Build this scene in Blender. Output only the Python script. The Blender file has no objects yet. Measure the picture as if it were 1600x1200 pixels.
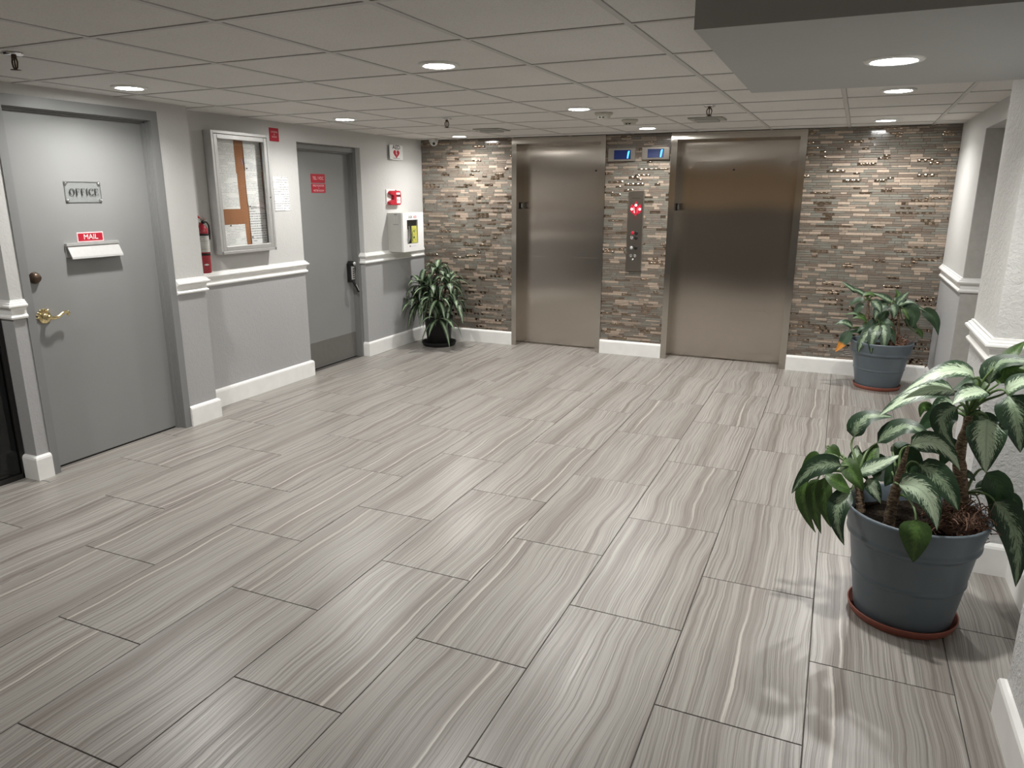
import bpy, math, random
from mathutils import Vector, Matrix, noise as mnoise
random.seed(7)
C = bpy.context.scene.collection
SC = bpy.context.scene

# ---------------------------------------------------------------- camera, world, exposure
H = 2.199            # ceiling height
YW = 4.325           # plane of the tiled elevator wall
cam_d = bpy.data.cameras.new('camera'); cam = bpy.data.objects.new('camera', cam_d); C.objects.link(cam)
cam_d.sensor_width = 36.0; cam_d.lens = 25.568; cam_d.clip_start = 0.05; cam_d.clip_end = 60
R_ = Vector((0.91425533, 0.40513339, 0.00203386)); U_ = Vector((-0.10407005, 0.22999489, 0.96761138)); F_ = Vector((-0.39154389, 0.88485552, -0.2524363))
M = Matrix(((R_.x, U_.x, -F_.x, 0.40086), (R_.y, U_.y, -F_.y, -2.98406), (R_.z, U_.z, -F_.z, 1.62805), (0, 0, 0, 1)))
cam.matrix_world = M
SC.camera = cam
w = bpy.data.worlds.new('world'); SC.world = w; w.use_nodes = True
w.node_tree.nodes['Background'].inputs[0].default_value = (0.9, 0.95, 1, 1); w.node_tree.nodes['Background'].inputs[1].default_value = 0.0
SC.view_settings.view_transform = 'Standard'; SC.view_settings.look = 'None'
SC.view_settings.gamma = 1.0; SC.view_settings.use_curve_mapping = False
SC.view_settings.exposure = 0.18
LAMP_W = 12.5        # radiant power of one recessed downlight
LAMP_COL = (1.0, 0.975, 0.945)

# ---------------------------------------------------------------- helpers
def tag(o, label=None, cat=None, group=None, kind=None):
    if label: o['label'] = label
    if cat: o['category'] = cat
    if group: o['group'] = group
    if kind: o['kind'] = kind
    return o

def empty(name, loc=(0, 0, 0), label=None, cat=None, group=None, kind=None):
    o = bpy.data.objects.new(name, None); C.objects.link(o); o.location = loc; o.empty_display_size = 0.05
    return tag(o, label, cat, group, kind)

class MB:
    """collects faces, builds one mesh object"""
    def __init__(s): s.v = []; s.f = []; s.m = []; s.uv = {}; s.sm = []
    def add(s, vs, fs, mi=0, smooth=False):
        b = len(s.v); s.v += [tuple(v) for v in vs]
        for f in fs:
            s.f.append(tuple(b + i for i in f)); s.m.append(mi); s.sm.append(smooth)
        return b
    def box(s, x0, x1, y0, y1, z0, z1, mi=0, T=None):
        vs = [(x, y, z) for x in (x0, x1) for y in (y0, y1) for z in (z0, z1)]
        fs = [(0, 1, 3, 2), (4, 6, 7, 5), (0, 4, 5, 1), (2, 3, 7, 6), (0, 2, 6, 4), (1, 5, 7, 3)]
        if T: vs = [T(*v) for v in vs]
        s.add(vs, fs, mi); return s
    def bbox(s, x0, x1, y0, y1, z0, z1, b=0.003, mi=0, T=None):
        """box with chamfered rim on its z1 side (12 side + cap)"""
        r = [(x0, y0), (x1, y0), (x1, y1), (x0, y1)]; q = [(x0 + b, y0 + b), (x1 - b, y0 + b), (x1 - b, y1 - b), (x0 + b, y1 - b)]
        vs = [(a, c, z0) for a, c in r] + [(a, c, z1 - b) for a, c in r] + [(a, c, z1) for a, c in q]
        fs = [(3, 2, 1, 0), (8, 9, 10, 11)]
        for i in range(4):
            j = (i + 1) % 4; fs += [(i, j, 4 + j, 4 + i), (4 + i, 4 + j, 8 + j, 8 + i)]
        if T: vs = [T(*v) for v in vs]
        s.add(vs, fs, mi); return s
    def cyl(s, c, ax, r0, r1, n=20, mi=0, smooth=True, caps=True):
        c = Vector(c); ax = Vector(ax); a, b = perp(ax)
        vs = []
        for k, rr in ((0, r0), (1, r1)):
            for i in range(n):
                t = 2 * math.pi * i / n; vs.append(c + ax * k + (a * math.cos(t) + b * math.sin(t)) * rr)
        s.add(vs, [(i, (i + 1) % n, n + (i + 1) % n, n + i) for i in range(n)], mi, smooth)
        if caps: s.add(vs, [tuple(range(n - 1, -1, -1)), tuple(range(n, 2 * n))], mi)
        return s
    def lathe(s, prof, c=(0, 0, 0), ax=(0, 0, 1), n=32, mi=0, smooth=True, sx=1.0):
        c = Vector(c); ax = Vector(ax).normalized(); a, b = perp(ax); vs = []
        for r, h in prof:
            for i in range(n):
                t = 2 * math.pi * i / n; vs.append(c + ax * h + (a * math.cos(t) * sx + b * math.sin(t)) * r)
        fs = [(k * n + i, k * n + (i + 1) % n, (k + 1) * n + (i + 1) % n, (k + 1) * n + i) for k in range(len(prof) - 1) for i in range(n)]
        s.add(vs, fs, mi, smooth); return s
    def tube(s, pts, rad, n=8, mi=0, caps=True):
        pts = [Vector(p) for p in pts]
        if not isinstance(rad, (list, tuple)): rad = [rad] * len(pts)
        vs = []; prev = None
        for k, p in enumerate(pts):
            t = (pts[min(k + 1, len(pts) - 1)] - pts[max(k - 1, 0)]).normalized()
            a = perp(t)[0] if prev is None else (prev - t * prev.dot(t)).normalized()
            prev = a; b = t.cross(a)
            for i in range(n):
                q = 2 * math.pi * i / n; vs.append(p + (a * math.cos(q) + b * math.sin(q)) * rad[k])
        fs = [(k * n + i, k * n + (i + 1) % n, (k + 1) * n + (i + 1) % n, (k + 1) * n + i) for k in range(len(pts) - 1) for i in range(n)]
        s.add(vs, fs, mi, True)
        if caps: s.add(vs, [tuple(range(n - 1, -1, -1)), tuple(range(len(vs) - n, len(vs)))], mi)
        return s
    def prism(s, poly, z0, z1, T, mi=0):
        n = len(poly); vs = [T(x, y, z0) for x, y in poly] + [T(x, y, z1) for x, y in poly]
        s.add(vs, [tuple(range(n - 1, -1, -1)), tuple(range(n, 2 * n))] + [(i, (i + 1) % n, n + (i + 1) % n, n + i) for i in range(n)], mi); return s
    def extr(s, prof, o, du, dn, L, e0=0, e1=0, mi=0):
        """profile [(out, z)] pushed along du for L; e0/e1: 1 outside mitre, -1 inside mitre"""
        o = Vector(o); du = Vector(du); dn = Vector(dn); n = len(prof)
        vs = [o + du * (-e0 * p[0]) + dn * p[0] + Vector((0, 0, p[1])) for p in prof] + [o + du * (L + e1 * p[0]) + dn * p[0] + Vector((0, 0, p[1])) for p in prof]
        s.add(vs, [tuple(range(n)), tuple(range(2 * n - 1, n - 1, -1))] + [(i, n + i, n + (i + 1) % n, (i + 1) % n) for i in range(n)], mi); return s
    def obj(s, name, mats, parent=None, loc=None):
        me = bpy.data.meshes.new(name); me.from_pydata(s.v, [], s.f); me.update()
        me.polygons.foreach_set('material_index', s.m); me.polygons.foreach_set('use_smooth', s.sm)
        for m in (mats if isinstance(mats, (list, tuple)) else [mats]): me.materials.append(m)
        return link(name, me, parent, loc)

def perp(ax):
    ax = Vector(ax).normalized(); t = Vector((0, 0, 1)) if abs(ax.z) < 0.9 else Vector((1, 0, 0))
    a = ax.cross(t).normalized(); return a, ax.cross(a)

def link(name, me, parent=None, loc=None):
    """links a mesh whose vertices are in world metres; the object's own location becomes loc"""
    import bmesh
    bm = bmesh.new(); bm.from_mesh(me); bmesh.ops.recalc_face_normals(bm, faces=bm.faces); bm.to_mesh(me); bm.free()
    o = bpy.data.objects.new(name, me); C.objects.link(o)
    pw = parent.matrix_world.translation if parent else Vector((0, 0, 0))
    if parent: 
        pw = wloc(parent)
    if loc is not None:
        me.transform(Matrix.Translation(-Vector(loc))); o.location = Vector(loc) - pw
    else:
        me.transform(Matrix.Translation(-pw)) if parent else None
    if parent: o.parent = parent
    return o

def wloc(o):
    p = Vector(o.location)
    while o.parent: o = o.parent; p += Vector(o.location)
    return p

def TL(X):            # wall that faces +X : u -> +Y, v -> +Z, n -> +X
    return lambda u, v, n: (X + n, u, v)
def TB(Y):            # wall that faces -Y : u -> +X, v -> +Z, n -> -Y
    return lambda u, v, n: (u, Y - n, v)

def text(name, s, T, u, v, size, mat, parent, depth=0.0008, align='CENTER', bold=0.0, sx=1.0, shear=0.0, n0=0.0):
    cu = bpy.data.curves.new(name, 'FONT'); cu.body = s; cu.size = size; cu.align_x = align; cu.align_y = 'CENTER'; cu.offset = bold; cu.resolution_u = 3; cu.shear = shear
    to = bpy.data.objects.new('tmp', cu); C.objects.link(to)
    me = bpy.data.meshes.new_from_object(to.evaluated_get(bpy.context.evaluated_depsgraph_get()))
    bpy.data.objects.remove(to); bpy.data.curves.remove(cu)
    vs = [T(u + p.co.x * sx, v + p.co.y, n0 + depth) for p in me.vertices]; fs = [tuple(p.vertices) for p in me.polygons]
    bpy.data.meshes.remove(me)
    m = MB(); m.add(vs, fs)
    return m.obj(name, mat, parent)

# ---------------------------------------------------------------- materials
class NT:
    def __init__(s, name):
        s.m = bpy.data.materials.new(name); s.m.use_nodes = True; s.t = s.m.node_tree
        s.b = s.t.nodes['Principled BSDF']
    def n(s, ty, **kw):
        d = s.t.nodes.new(ty)
        for k, v in kw.items():
            if k.startswith('i_'):
                key = k[2:]; key = int(key) if key.isdigit() else key.replace('_', ' ')
                d.inputs[key].default_value = v
            else: setattr(d, k, v)
        return d
    def l(s, a, b): s.t.links.new(a, b)
    def math(s, op, a, b=None, clamp=False):
        d = s.t.nodes.new('ShaderNodeMath'); d.operation = op; d.use_clamp = clamp
        for i, x in enumerate((a, b)):
            if x is None: continue
            if isinstance(x, (int, float)): d.inputs[i].default_value = x
            else: s.l(x, d.inputs[i])
        return d.outputs[0]
    def mix(s, fac, a, b):
        d = s.t.nodes.new('ShaderNodeMix'); d.data_type = 'RGBA'
        for i, x in ((0, fac), (6, a), (7, b)):
            if isinstance(x, (int, float)): d.inputs[i].default_value = x
            elif isinstance(x, tuple): d.inputs[i].default_value = (*x, 1) if len(x) == 3 else x
            else: s.l(x, d.inputs[i])
        return d.outputs[2]
    def ramp(s, fac, stops, interp='LINEAR'):
        d = s.t.nodes.new('ShaderNodeValToRGB'); d.color_ramp.interpolation = interp; e = d.color_ramp.elements
        while len(e) > 1: e.remove(e[-1])
        for i, (p, c) in enumerate(stops):
            x = e[0] if i == 0 else e.new(p)
            x.position = p; x.color = (*c, 1) if isinstance(c, tuple) else (c, c, c, 1)
        s.l(fac, d.inputs[0]); return d.outputs[0]
    def col(s, c): 
        if isinstance(c, tuple): s.b.inputs['Base Color'].default_value = (*c, 1)
        else: s.l(c, s.b.inputs['Base Color'])
    def bump(s, h, strength=0.3, dist=0.001):
        d = s.t.nodes.new('ShaderNodeBump'); d.inputs['Strength'].default_value = strength; d.inputs['Distance'].default_value = dist
        s.l(h, d.inputs['Height']); s.l(d.outputs[0], s.b.inputs['Normal']); return d
    def set(s, **k):
        for a, v in k.items(): s.b.inputs[a.replace('_', ' ')].default_value = v
        return s

def geo_pos(t): return t.n('ShaderNodeNewGeometry').outputs['Position']
def mapped(t, vec, sc, loc=(0, 0, 0)):
    d = t.n('ShaderNodeMapping'); t.l(vec, d.inputs[0]); d.inputs['Scale'].default_value = sc; d.inputs['Location'].default_value = loc; return d.outputs[0]
def noise(t, vec, scale, detail=2, rough=0.5, dist=0.0):
    d = t.n('ShaderNodeTexNoise'); t.l(vec, d.inputs['Vector']); d.inputs['Scale'].default_value = scale; d.inputs['Detail'].default_value = detail
    d.inputs['Roughness'].default_value = rough; d.inputs['Distortion'].default_value = dist; return d.outputs['Fac']

def plain(name, c, rough=0.5, metal=0.0, var=0.06, sc=30, bump=0.0, spec=0.5, coat=0.0):
    t = NT(name); p = geo_pos(t); f = noise(t, p, sc, 3)
    lo = tuple(x * (1 - var) for x in c); hi = tuple(min(1, x * (1 + var)) for x in c)
    t.col(t.ramp(f, [(0.3, lo), (0.7, hi)])); t.set(Roughness=rough, Metallic=metal, Specular_IOR_Level=spec)
    if coat: t.set(Coat_Weight=coat, Coat_Roughness=0.08)
    if bump: t.bump(f, bump, 0.001)
    return t.m

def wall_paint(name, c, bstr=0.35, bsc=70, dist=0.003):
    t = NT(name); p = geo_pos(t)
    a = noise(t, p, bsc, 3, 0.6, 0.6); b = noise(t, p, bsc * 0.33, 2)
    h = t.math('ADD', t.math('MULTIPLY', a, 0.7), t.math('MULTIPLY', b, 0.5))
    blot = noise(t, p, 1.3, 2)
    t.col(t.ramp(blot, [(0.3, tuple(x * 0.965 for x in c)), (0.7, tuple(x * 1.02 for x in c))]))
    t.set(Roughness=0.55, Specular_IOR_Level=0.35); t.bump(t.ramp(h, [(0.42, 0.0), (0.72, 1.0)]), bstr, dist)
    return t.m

M = {}
M['upper'] = wall_paint('wall_paint_upper', (0.54, 0.54, 0.525))
M['lower'] = wall_paint('wall_paint_lower', (0.375, 0.375, 0.378))
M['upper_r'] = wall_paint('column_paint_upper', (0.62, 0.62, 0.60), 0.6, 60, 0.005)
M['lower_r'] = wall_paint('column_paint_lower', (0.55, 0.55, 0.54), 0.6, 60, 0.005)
M['taupe'] = plain('smooth_taupe_paint', (0.42, 0.41, 0.385), 0.6)
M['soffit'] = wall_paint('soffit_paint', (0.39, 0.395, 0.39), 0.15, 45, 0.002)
M['trim'] = plain('white_gloss_trim', (0.82, 0.82, 0.80), 0.3, var=0.03, sc=12)
M['doorgrey'] = plain('grey_door_enamel', (0.235, 0.238, 0.235), 0.42, var=0.02, sc=3)
M['framegrey'] = plain('grey_frame_enamel', (0.205, 0.208, 0.207), 0.42, var=0.02, sc=3)
M['doorgrey2'] = plain('grey_service_door_enamel', (0.215, 0.217, 0.213), 0.45, var=0.02, sc=3)
M['framegrey2'] = plain('grey_service_frame_enamel', (0.18, 0.182, 0.178), 0.45, var=0.02, sc=3)
M['black'] = plain('black_plastic', (0.010, 0.010, 0.010), 0.45, spec=0.3)
M['dark'] = plain('dark_gap', (0.01, 0.01, 0.01), 0.8)
M['grout'] = plain('dark_grout', (0.07, 0.063, 0.057), 0.8)
M['white'] = plain('white_plastic', (0.74, 0.74, 0.72), 0.4, var=0.02)
M['offwhite'] = plain('grey_white_enamel', (0.50, 0.50, 0.47), 0.4, var=0.02)
M['red'] = plain('red_plastic', (0.42, 0.012, 0.03), 0.3, var=0.05)
M['signred'] = plain('red_sign_face', (0.38, 0.008, 0.025), 0.45, var=0.04)
M['pink'] = plain('pale_pink_letter', (0.75, 0.55, 0.56), 0.5)
M['blackpaint'] = plain('black_print', (0.02, 0.02, 0.02), 0.6)
M['chrome'] = plain('chrome', (0.75, 0.75, 0.75), 0.12, 1.0)
M['brass'] = plain('polished_brass', (0.78, 0.65, 0.36), 0.12, 1.0)
M['bronze'] = plain('antique_bronze', (0.10, 0.07, 0.05), 0.35, 0.8)
M['bronzeframe'] = plain('dark_bronze_frame', (0.02, 0.019, 0.018), 0.35, 0.3)
M['alu'] = plain('satin_aluminium', (0.56, 0.56, 0.55), 0.42, 0.6, var=0.03)
M['paper'] = None
M['cork'] = plain('cork', (0.33, 0.145, 0.065), 0.9, var=0.25, sc=160, bump=0.3)
M['pot'] = plain('slate_blue_resin', (0.105, 0.132, 0.153), 0.40, var=0.08, sc=6)
M['terracotta'] = plain('terracotta_resin', (0.25, 0.075, 0.05), 0.5, var=0.08, sc=6)
M['soil'] = plain('potting_soil', (0.016, 0.012, 0.009), 1.0, var=0.7, sc=90, bump=0.5, spec=0.05)
M['root'] = plain('dry_roots', (0.13, 0.07, 0.045), 0.85, var=0.5, sc=60)
M['stem_green'] = plain('green_petiole', (0.07, 0.12, 0.035), 0.45, var=0.2)
M['lanyel'] = plain('yellow_print', (0.62, 0.6, 0.12), 0.5, var=0.3, sc=60)

def steel(name, c, rough, wav=0.0, aniso=0.75, sc=(900, 900, 3)):
    t = NT(name); p = geo_pos(t); g = noise(t, mapped(t, p, sc), 1.0, 2)
    big = noise(t, mapped(t, p, (0.6, 0.6, 1.6)), 1.0, 1)
    t.col(t.mix(t.math('MULTIPLY', g, 0.5), tuple(x * 0.9 for x in c), tuple(x * 1.1 for x in c)))
    t.set(Metallic=1.0, Roughness=rough, Anisotropic=aniso, Anisotropic_Rotation=0.0)
    tn = t.n('ShaderNodeTangent', direction_type='RADIAL', axis='Z'); t.l(tn.outputs[0], t.b.inputs['Tangent'])
    if wav:
        h = noise(t, mapped(t, p, (1.6, 1.6, 5.0)), 1.0, 1); t.bump(h, wav, 0.006)
    return t.m
M['steel'] = steel('brushed_steel_door', (0.56, 0.51, 0.455), 0.165, 0.0, 1.0)
M['steelf'] = steel('brushed_steel_frame', (0.56, 0.525, 0.475), 0.17, 0.0, 1.0)
M['steelp'] = steel('brushed_steel_plate', (0.42, 0.39, 0.35), 0.3)
M['kick'] = plain('dull_kick_plate', (0.17, 0.165, 0.155), 0.38, 0.35, var=0.04)

def floor_mat():
    t = NT('striated_porcelain'); oi = t.n('ShaderNodeObjectInfo'); tc = t.n('ShaderNodeTexCoord')
    sx = t.n('ShaderNodeSeparateXYZ'); t.l(tc.outputs['Object'], sx.inputs[0])
    rnd = t.math('MULTIPLY', oi.outputs['Random'], 37.0)
    cw = t.n('ShaderNodeCombineXYZ'); t.l(t.math('MULTIPLY', sx.outputs[0], 2.2), cw.inputs[0]); t.l(t.math('MULTIPLY', sx.outputs[1], 2.0), cw.inputs[1]); t.l(rnd, cw.inputs[2])
    w1 = noise(t, cw.outputs[0], 1.0, 1)
    cw2 = t.n('ShaderNodeCombineXYZ'); t.l(t.math('MULTIPLY', sx.outputs[0], 9.0), cw2.inputs[0]); t.l(t.math('MULTIPLY', sx.outputs[1], 17.0), cw2.inputs[1]); t.l(rnd, cw2.inputs[2])
    w2 = noise(t, cw2.outputs[0], 1.0, 2)
    X = t.math('ADD', t.math('ADD', sx.outputs[0], t.math('MULTIPLY', w1, 0.065)), t.math('MULTIPLY', w2, 0.0055))
    def strip(fx, fy, detail, seed):
        c = t.n('ShaderNodeCombineXYZ'); t.l(t.math('MULTIPLY', X, fx), c.inputs[0]); t.l(t.math('MULTIPLY', sx.outputs[1], fy), c.inputs[1]); t.l(t.math('ADD', rnd, seed), c.inputs[2])
        return noise(t, c.outputs[0], 1.0, detail, 0.6)
    fine = strip(300, 1.6, 2, 3.1); mid = strip(110, 0.6, 2, 9.7); broad = strip(9, 0.5, 1, 17.3)
    fr = t.math('FRACT', t.math('MULTIPLY', t.math('ADD', t.math('ADD', X, 3.0), t.math('MULTIPLY', oi.outputs['Random'], 2.9)), 1.0 / 0.72))
    L, G, B, D, W = (.322, .305, .280), (.290, .278, .254), (.238, .217, .196), (.165, .147, .131), (.475, .445, .405)
    st = [(0.0, B), (.018, D), (.026, B), (.05, L), (.115, G), (.12, W), (.127, G), (.19, L), (.215, B), (.235, B), (.24, D), (.246, B), (.268, B), (.273, W), (.286, W), (.29, D), (.30, B), (.335, B), (.345, L),
          (.42, G), (.425, D), (.43, G), (.56, L), (.64, G), (.68, B), (.70, D), (.706, B), (.735, B), (.74, D), (.75, B), (.80, L), (.93, L)]
    base = t.ramp(fr, st)
    base = t.mix(t.ramp(broad, [(0.35, 0.35), (0.6, 0.0)]), base, (.31, .295, .27))
    base = t.mix(t.ramp(mid, [(0.32, 0.72), (0.49, 0.0)]), base, (.150, .130, .116))
    base = t.mix(t.ramp(mid, [(0.56, 0.0), (0.70, 0.5)]), base, (.42, .40, .37))
    base = t.mix(t.ramp(fine, [(0.34, 0.75), (0.5, 0.0)]), base, (.125, .112, .10))
    t.col(base)
    r = t.ramp(fine, [(0.3, 0.42), (0.7, 0.27)]); t.l(r, t.b.inputs['Roughness'])
    t.set(Specular_IOR_Level=0.5); t.bump(t.math('ADD', fine, t.math('MULTIPLY', mid, 0.6)), 0.22, 0.0008)
    return t.m
M['floor'] = floor_mat()

def ceil_mat():
    t = NT('mineral_ceiling_tile'); p = geo_pos(t); f = noise(t, p, 160, 3, 0.6); g = noise(t, p, 2.0, 2)
    t.col(t.mix(t.ramp(f, [(0.38, 0.25), (0.5, 0.0)]), t.ramp(g, [(0.3, (0.66, 0.645, 0.62)), (0.7, (0.70, 0.685, 0.66))]), (0.40, 0.39, 0.37)))
    t.set(Roughness=0.85, Specular_IOR_Level=0.2); t.bump(f, 0.25, 0.001); return t.m
M['ceil'] = ceil_mat()
M['tbar'] = plain('ceiling_grid_enamel', (0.50, 0.49, 0.47), 0.5, var=0.02)

def stone(name, c, var=0.2):
    t = NT(name); p = geo_pos(t); oi = t.n('ShaderNodeObjectInfo'); f = noise(t, mapped(t, p, (60, 60, 200)), 1.0, 3, 0.65)
    lo = tuple(x * (1 - var) for x in c); hi = tuple(x * (1 + var) for x in c)
    t.col(t.ramp(f, [(0.3, lo), (0.7, hi)])); t.set(Roughness=0.4); t.bump(f, 0.2, 0.0005); return t.m
def gloss(name, c, rough, metal=0.0, coat=0.0, var=0.08):
    t = NT(name); p = geo_pos(t); f = noise(t, mapped(t, p, (20, 20, 90)), 1.0, 2)
    t.col(t.ramp(f, [(0.3, tuple(x * (1 - var) for x in c)), (0.7, tuple(x * (1 + var) for x in c))])); t.set(Roughness=rough, Metallic=metal, Coat_Weight=coat, Coat_Roughness=0.05); return t.m
MOS = [stone('mosaic_cream_stone', (0.35, 0.28, 0.22)), stone('mosaic_tan_stone', (0.26, 0.21, 0.165)), stone('mosaic_umber_stone', (0.145, 0.113, 0.088)),
       gloss('mosaic_taupe_glass', (0.175, 0.152, 0.126), 0.16, 0, 0.6), gloss('mosaic_sage_glass', (0.185, 0.176, 0.15), 0.13, 0, 0.8), gloss('mosaic_bronze_metal', (0.36, 0.285, 0.22), 0.13, 1.0, 0.0)]

def emit(name, c, s):
    t = NT(name); t.col(c); t.b.inputs['Emission Color'].default_value = (*c, 1); t.b.inputs['Emission Strength'].default_value = s; return t.m
M['lens'] = emit('lit_lens', (1.0, 0.99, 0.96), 150.0)
M['lcd'] = emit('indicator_screen', (0.003, 0.012, 0.07), 0.35)
M['lcdseg'] = emit('lit_blue_segment', (0.05, 0.35, 1.0), 2.6)
M['litred'] = emit('lit_white_button', (1.0, 0.75, 0.75), 0.6)

def printed(name, paper=(0.85, 0.85, 0.84), ink=(0.33, 0.33, 0.33), axis=1, rows=110.0, seed=0.0):
    """paper covered in rows of fine print"""
    t = NT(name); p = geo_pos(t); sx = t.n('ShaderNodeSeparateXYZ'); t.l(p, sx.inputs[0])
    row = t.math('MULTIPLY', sx.outputs[2], rows); fr = t.math('FRACT', row); fl = t.math('FLOOR', row)
    line = t.ramp(fr, [(0.25, 0.0), (0.35, 1.0), (0.65, 1.0), (0.75, 0.0)])
    c = t.n('ShaderNodeCombineXYZ'); t.l(t.math('MULTIPLY', sx.outputs[axis], 260.0), c.inputs[0]); t.l(t.math('MULTIPLY', fl, 7.3), c.inputs[1]); c.inputs[2].default_value = seed
    word = t.ramp(noise(t, c.outputs[0], 1.0, 1), [(0.42, 0.0), (0.5, 1.0)])
    c2 = t.n('ShaderNodeCombineXYZ'); t.l(t.math('MULTIPLY', fl, 0.31), c2.inputs[1]); t.l(t.math('MULTIPLY', sx.outputs[axis], 5.0), c2.inputs[0]); c2.inputs[2].default_value = seed + 5
    para = t.ramp(noise(t, c2.outputs[0], 1.0, 1), [(0.40, 0.0), (0.46, 1.0)])
    t.col(t.mix(t.math('MULTIPLY', t.math('MULTIPLY', line, word), t.math('MULTIPLY', para, 0.8)), paper, ink)); t.set(Roughness=0.7); return t.m
M['print1'] = printed('printed_notice_a', seed=1.0); M['print2'] = printed('printed_notice_b', seed=4.0, rows=95.0); M['print3'] = printed('printed_notice_c', seed=8.0, rows=80.0)
M['letter'] = printed('printed_letter', paper=(0.78, 0.78, 0.78), ink=(0.10, 0.10, 0.10), seed=12.0, rows=52.0)

def glassm(name, tint=(1, 1, 1), rough=0.0, refl=0.03):
    t = NT(name); f = noise(t, geo_pos(t), 3.0, 1)
    tr = t.n('ShaderNodeBsdfTransparent'); gl = t.n('ShaderNodeBsdfGlossy'); fr = t.n('ShaderNodeLayerWeight'); mx = t.n('ShaderNodeMixShader')
    tr.inputs[0].default_value = (*tint, 1); gl.inputs['Roughness'].default_value = rough; fr.inputs[0].default_value = 0.5
    t.l(t.ramp(f, [(0.3, (0.95, 0.95, 0.95)), (0.7, (1.0, 1.0, 1.0))]), gl.inputs[0])
    t.l(t.math('ADD', t.math('MULTIPLY', t.math('POWER', fr.outputs['Facing'], 4.0), 0.5), refl), mx.inputs[0]); t.l(tr.outputs[0], mx.inputs[1]); t.l(gl.outputs[0], mx.inputs[2])
    t.l(mx.outputs[0], t.t.nodes['Material Output'].inputs['Surface']); return t.m
M['glass'] = glassm('clear_pane', (0.98, 0.985, 0.98)); M['darkglass'] = glassm('tinted_pane', (0.35, 0.38, 0.38))
M['acrylic'] = glassm('clear_acrylic', (0.97, 0.98, 0.98), 0.05)

def leaf_mat(name, green, cream, width, rough=0.44, orange=False, stripe=False):
    t = NT(name); uv = t.n('ShaderNodeUVMap'); sx = t.n('ShaderNodeSeparateXYZ'); t.l(uv.outputs[0], sx.inputs[0])
    au = t.math('ABSOLUTE', t.math('SUBTRACT', t.math('MULTIPLY', sx.outputs[0], 2.0), 1.0))
    oi = t.n('ShaderNodeObjectInfo'); rnd = t.math('MULTIPLY', oi.outputs['Random'], 50.0)
    k = t.math('SUBTRACT', t.math('MULTIPLY', sx.outputs[1], 15.0), t.math('MULTIPLY', au, 5.5))
    c = t.n('ShaderNodeCombineXYZ'); t.l(k, c.inputs[0]); t.l(t.math('MULTIPLY', sx.outputs[0], 3.0), c.inputs[1]); t.l(rnd, c.inputs[2])
    fe = noise(t, c.outputs[0], 2.2, 4, 0.75)
    d = t.math('ADD', au, t.math('MULTIPLY', t.math('SUBTRACT', fe, 0.5), 2.6))
    m = t.ramp(d, [(max(0.01, width - 0.06), 1.0), (width + 0.02, 0.0)])
    fine = noise(t, c.outputs[0], 3.0, 2)
    g = t.ramp(fine, [(0.3, tuple(x * 0.75 for x in green)), (0.7, tuple(x * 1.3 for x in green))])
    cc = t.ramp(fine, [(0.3, tuple(x * 0.82 for x in cream)), (0.75, cream)])
    col = t.mix(m, g, cc)
    col = t.mix(t.ramp(au, [(0.0, 0.55), (0.035, 0.45), (0.07, 0.0)]), col, tuple(0.5 * a + 0.5 * b for a, b in zip(green, cream)))
    if orange:
        tip = t.math('ADD', sx.outputs[1], t.math('MULTIPLY', fe, 0.35))
        col = t.mix(t.ramp(tip, [(0.78, 0.0), (0.84, 1.0)]), col, (0.62, 0.24, 0.03))
    geo = t.n('ShaderNodeNewGeometry')
    col = t.mix(t.math('MULTIPLY', geo.outputs['Backfacing'], 0.0), col, green)
    t.col(col); t.set(Roughness=rough, Specular_IOR_Level=0.45)
    t.b.inputs['Subsurface Weight'].default_value = 0.0
    t.bump(t.math('ADD', fe, t.math('MULTIPLY', au, 0.3)), 0.25, 0.002)
    tl = t.n('ShaderNodeBsdfTranslucent'); t.l(col, tl.inputs[0]); mx = t.n('ShaderNodeMixShader'); mx.inputs[0].default_value = 0.14
    out = t.t.nodes['Material Output']; t.l(t.b.outputs[0], mx.inputs[1]); t.l(tl.outputs[0], mx.inputs[2]); t.l(mx.outputs[0], out.inputs['Surface'])
    return t.m
LM = {'v': leaf_mat('cream_variegated_leaf', (0.022, 0.05, 0.024), (0.50, 0.62, 0.44), 0.55), 'm': leaf_mat('half_variegated_leaf', (0.018, 0.042, 0.02), (0.27, 0.36, 0.23), 0.30),
      'g': leaf_mat('green_leaf', (0.038, 0.078, 0.018), (0.10, 0.19, 0.045), 0.2), 'd': leaf_mat('dark_green_leaf', (0.022, 0.05, 0.022), (0.05, 0.10, 0.04), 0.18),
      'o': leaf_mat('yellowing_leaf', (0.03, 0.07, 0.035), (0.06, 0.12, 0.05), 0.2, orange=True), 's': leaf_mat('striped_strap_leaf', (0.02, 0.045, 0.02), (0.33, 0.42, 0.27), 0.36)}
def bark():
    t = NT('ringed_brown_stem'); p = geo_pos(t); f = noise(t, mapped(t, p, (60, 60, 170)), 1.0, 3, 0.7)
    t.col(t.ramp(f, [(0.35, (0.035, 0.022, 0.014)), (0.5, (0.13, 0.085, 0.05)), (0.68, (0.30, 0.23, 0.15))])); t.set(Roughness=0.8); t.bump(f, 0.9, 0.006); return t.m
M['bark'] = bark()
# ================================================================ SETTING
XL, XO, XR, XC = -3.94, -3.75, 1.235, 1.03     # recessed left wall, office wall, right wall, column face
ZR = 1.0                                        # colour break behind the chair rail
YF = -3.6                                       # invented lobby end behind the camera, set for the elevator door reflections

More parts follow.
